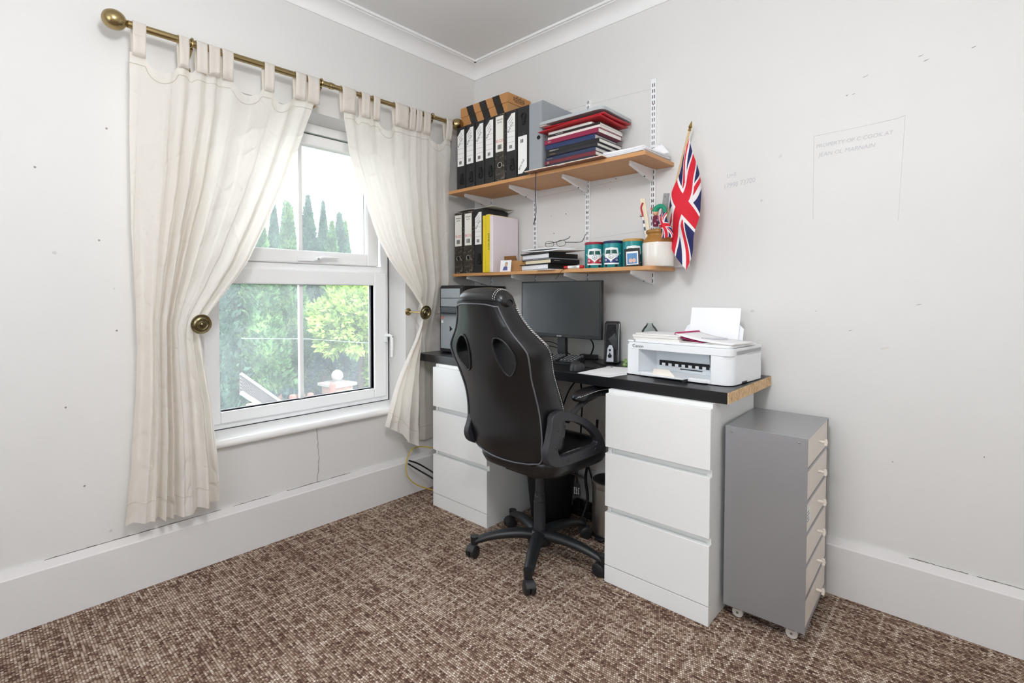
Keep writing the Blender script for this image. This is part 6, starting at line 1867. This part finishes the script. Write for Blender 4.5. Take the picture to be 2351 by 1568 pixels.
obj('foliage', bush_mesh(6, 0.8, 0.7, 1.1, 3000, M_SHRUB, 0.16), t, loc=(0.4, 0.75, 1.9))
MB().tube([(0, 0, 0), (0.05, 0, 1.2), (0.0, 0.05, 2.2), (0, 0, 3)], 0.07, 8).build('trunk', M_BARK, t)
for k, (x, y, rx, rz_, m, lab) in enumerate(((-9.9, 4.75, 0.9, 1.15, M_HEDGE, 'dark rounded bush below the golden shrub outside'), (-8.8, 2.9, 0.7, 0.75, M_HEDGE, 'low dark hedge bush right of the rusty one outside'), (-7.6, 2.15, 0.75, 0.75, M_RUST, 'rusty brown low bush behind the little slate roof'))):
    t = thing('garden_bush', lab, 'shrub', (x, y, GZ), 0, 'bushes in the garden')
    obj('foliage', bush_mesh(10 + k, rx, rx, rz_, 4500, m, 0.12), t, loc=(0, 0, rz_ * 0.9 + 0.3))
    MB().lathe([(rx * 0.5, 0), (rx * 0.6, rz_), (rx * 0.25, rz_ * 1.6)], 12).build('stem', MATS['bark'], t)
# ground
g = MB().box(-40, -0.6, -20, 40, GZ - 0.2, GZ).build('ground_outside', mat('lawn_and_drive', '5f6a58', 0.9, var=0.2, vscale=1.5))
struct(g)
# gate pillar with a stone ball
pl = thing('gate_pillar', 'brick gate pillar with a flat cap and pale stone ball, seen low through the right pane', 'pillar', (-8.3, 3.93, GZ), 0.12)
M_STN = mat('pale_stone', '86827a', 0.8, var=0.08, vscale=6)
bz = -0.93 - GZ
MB().box(-0.25, 0.25, -0.25, 0.25, 0, bz - 0.07).build('shaft', mat('pillar_mortar', '968c80', 0.9), pl)
M_BRK = mat('soft_red_brick', '946c5c', 0.85, var=0.2, vscale=20)
brk = MB().box(-0.108, 0.108, -0.006, 0.006, 0, 0.065).mesh('brick', M_BRK)
nb_ = 0
for row in range(14):
    z = bz - 0.155 - row * 0.076
    for face in range(2):
        for c in range(2):
            off = (-0.125 if row % 2 else -0.12) + c * 0.235
            o = obj('brick', brk, pl)
            if face == 0: o.location = (0.252, off, z); o.rotation_euler = (0, 0, PI / 2)
            else: o.location = (off, -0.252, z)
MB().prism([(-0.33, -0.33), (0.33, -0.33), (0.33, 0.33), (-0.33, 0.33)], bz - 0.07, bz).build('cap_stone', M_STN, pl, bevel=0.01)
MB().lathe([(0.08, bz - 0.01), (0.07, bz + 0.03), (0.05, bz + 0.04)] + [(max(0.14 * math.sin(PI * k / 14), 0.002), bz + 0.16 - 0.14 * math.cos(PI * k / 14)) for k in range(2, 15)], 28).build('ball_finial', M_STN, pl, smooth=60)
# small slate roof with white verge, chimney pot and red fence posts
rf = thing('shed_roof', 'corner of a small slate roof with white edging, low in the left pane', 'roof', (-5.0, 0.3, GZ))
b0 = -0.50 - GZ
M_SLATE = mat('grey_brown_slate', '4a4341', 0.8, var=0.25, vscale=14)
# ridge falls towards the viewer's right; slates laid in courses
P0, P1, P2, P3 = Vector((0.0, 0.10, b0 + 0.52)), Vector((0.0, 0.72, b0 + 0.0)), Vector((0.5, 0.55, b0 - 0.18)), Vector((0.5, -0.10, b0 + 0.34))
slate = None
nrow, ncol = 12, 10
nr = (P1 - P0).cross(P3 - P0).normalized()
if nr.z < 0: nr = -nr
b = MB(); b.add([P0, P3, P2, P1], [(0, 1, 2, 3), (3, 2, 1, 0)]); b.build('roof_deck', M_SLATE, rf)
sl_ = MB()
for i in range(nrow):
    for j in range(ncol):
        u0, u1 = i / nrow, (i + 1.15) / nrow
        v0, v1 = (j + 0.04 + (0.5 if i % 2 else 0)) / (ncol + 0.5), (j + 0.96 + (0.5 if i % 2 else 0)) / (ncol + 0.5)
        def Q(u, v, h_): 
            p = P0.lerp(P3, u).lerp(P1.lerp(P2, u), v)
            return p + nr * h_
        sl_.add([Q(u0, v0, 0.004), Q(u1, v0, 0.014), Q(u1, v1, 0.014), Q(u0, v1, 0.004)], [(0, 1, 2, 3), (3, 2, 1, 0)])
sl_.build('slates', M_SLATE, rf, kind='stuff')
M_FASC = mat('white_barge_board', '9a9b9d', 0.5)
MB().tube([P0 + nr * 0.02, P1 + nr * 0.02], 0.025, 6).build('ridge_edge', M_FASC, rf)
MB().tube([P3 + nr * 0.03, P2 + nr * 0.03], 0.03, 6).build('barge_board', M_FASC, rf)
MB().prism([(0.05, 0.0), (0.45, 0.0), (0.45, 0.5), (0.05, 0.5)], 0, b0 - 0.22).build('shed_wall', M_STN, rf)
pot = thing('chimney_pot', 'pale clay pot beside the slate roof at the bottom of the left pane', 'pot', (-4.45, 0.33, GZ))
MB().lathe([(0.09, 0), (0.09, 2.1), (0.12, 2.2), (0.14, 2.28), (0.12, 2.34), (0.075, 2.40), (0.05, 2.44)], 20).build('pot_body', mat('buff_clay', 'a89c84', 0.8), pot, smooth=50)
MB().tube([(0.052 * math.cos(a), 0.052 * math.sin(a), 2.44) for a in [2 * PI * k / 16 for k in range(16)]], 0.012, 6, closed=True).build('pot_rim', MATS['buff_clay'], pot, smooth=50)
M_REDP = mat('red_painted_post', '8d4238', 0.6)
posts = [(-6.2, 1.78, 'red fence post left of the glazing bar'), (-6.2, 1.935, 'red fence post second from the left, beside the bar'), (-6.5, 2.28, 'shorter red fence post right behind the glazing bar'), (-6.8, 2.93, 'red fence post beside the gate pillar')]
for k, (x, y, lab) in enumerate(posts):
    t = thing('fence_post', lab, 'fence post', (x, y, GZ), 0, 'red rounded fence posts')
    hp_ = -0.62 - GZ - (0.08 if k == 2 else 0)
    MB().cyl((0, 0, 0), (0, 0, hp_ - 0.06), 0.065, 14).build('shaft', M_REDP, t, smooth=40)
    MB().lathe([(0.065, hp_ - 0.06), (0.062, hp_ - 0.03), (0.045, hp_ - 0.008), (0.002, hp_)], 14, cap=False).build('rounded_top', M_REDP, t, smooth=60)
t = thing('fence_rail', 'red fence board running between the rounded posts', 'fence', (-6.35, 1.5, GZ + 1.58), math.atan2(1.45, -0.62))
MB().box(0, 1.7, -0.02, 0.02, 0, 0.22).build('board', M_REDP, t, bevel=0.01)
MB().box(0, 1.7, -0.03, 0.03, 0.22, 0.25).build('capping', M_REDP, t, bevel=0.01)
t = thing('overhead_wire', 'thin pale wire crossing the garden view', 'wire', (-7.0, 1.2, 0.36))
MB().tube([(0, 0, 0), (0, 1.3, -0.09), (0, 2.8, -0.28), (0, 4.5, -0.4)], 0.004, 6).build('wire', mat('pale_wire', '8fa0a4', 0.4), t)
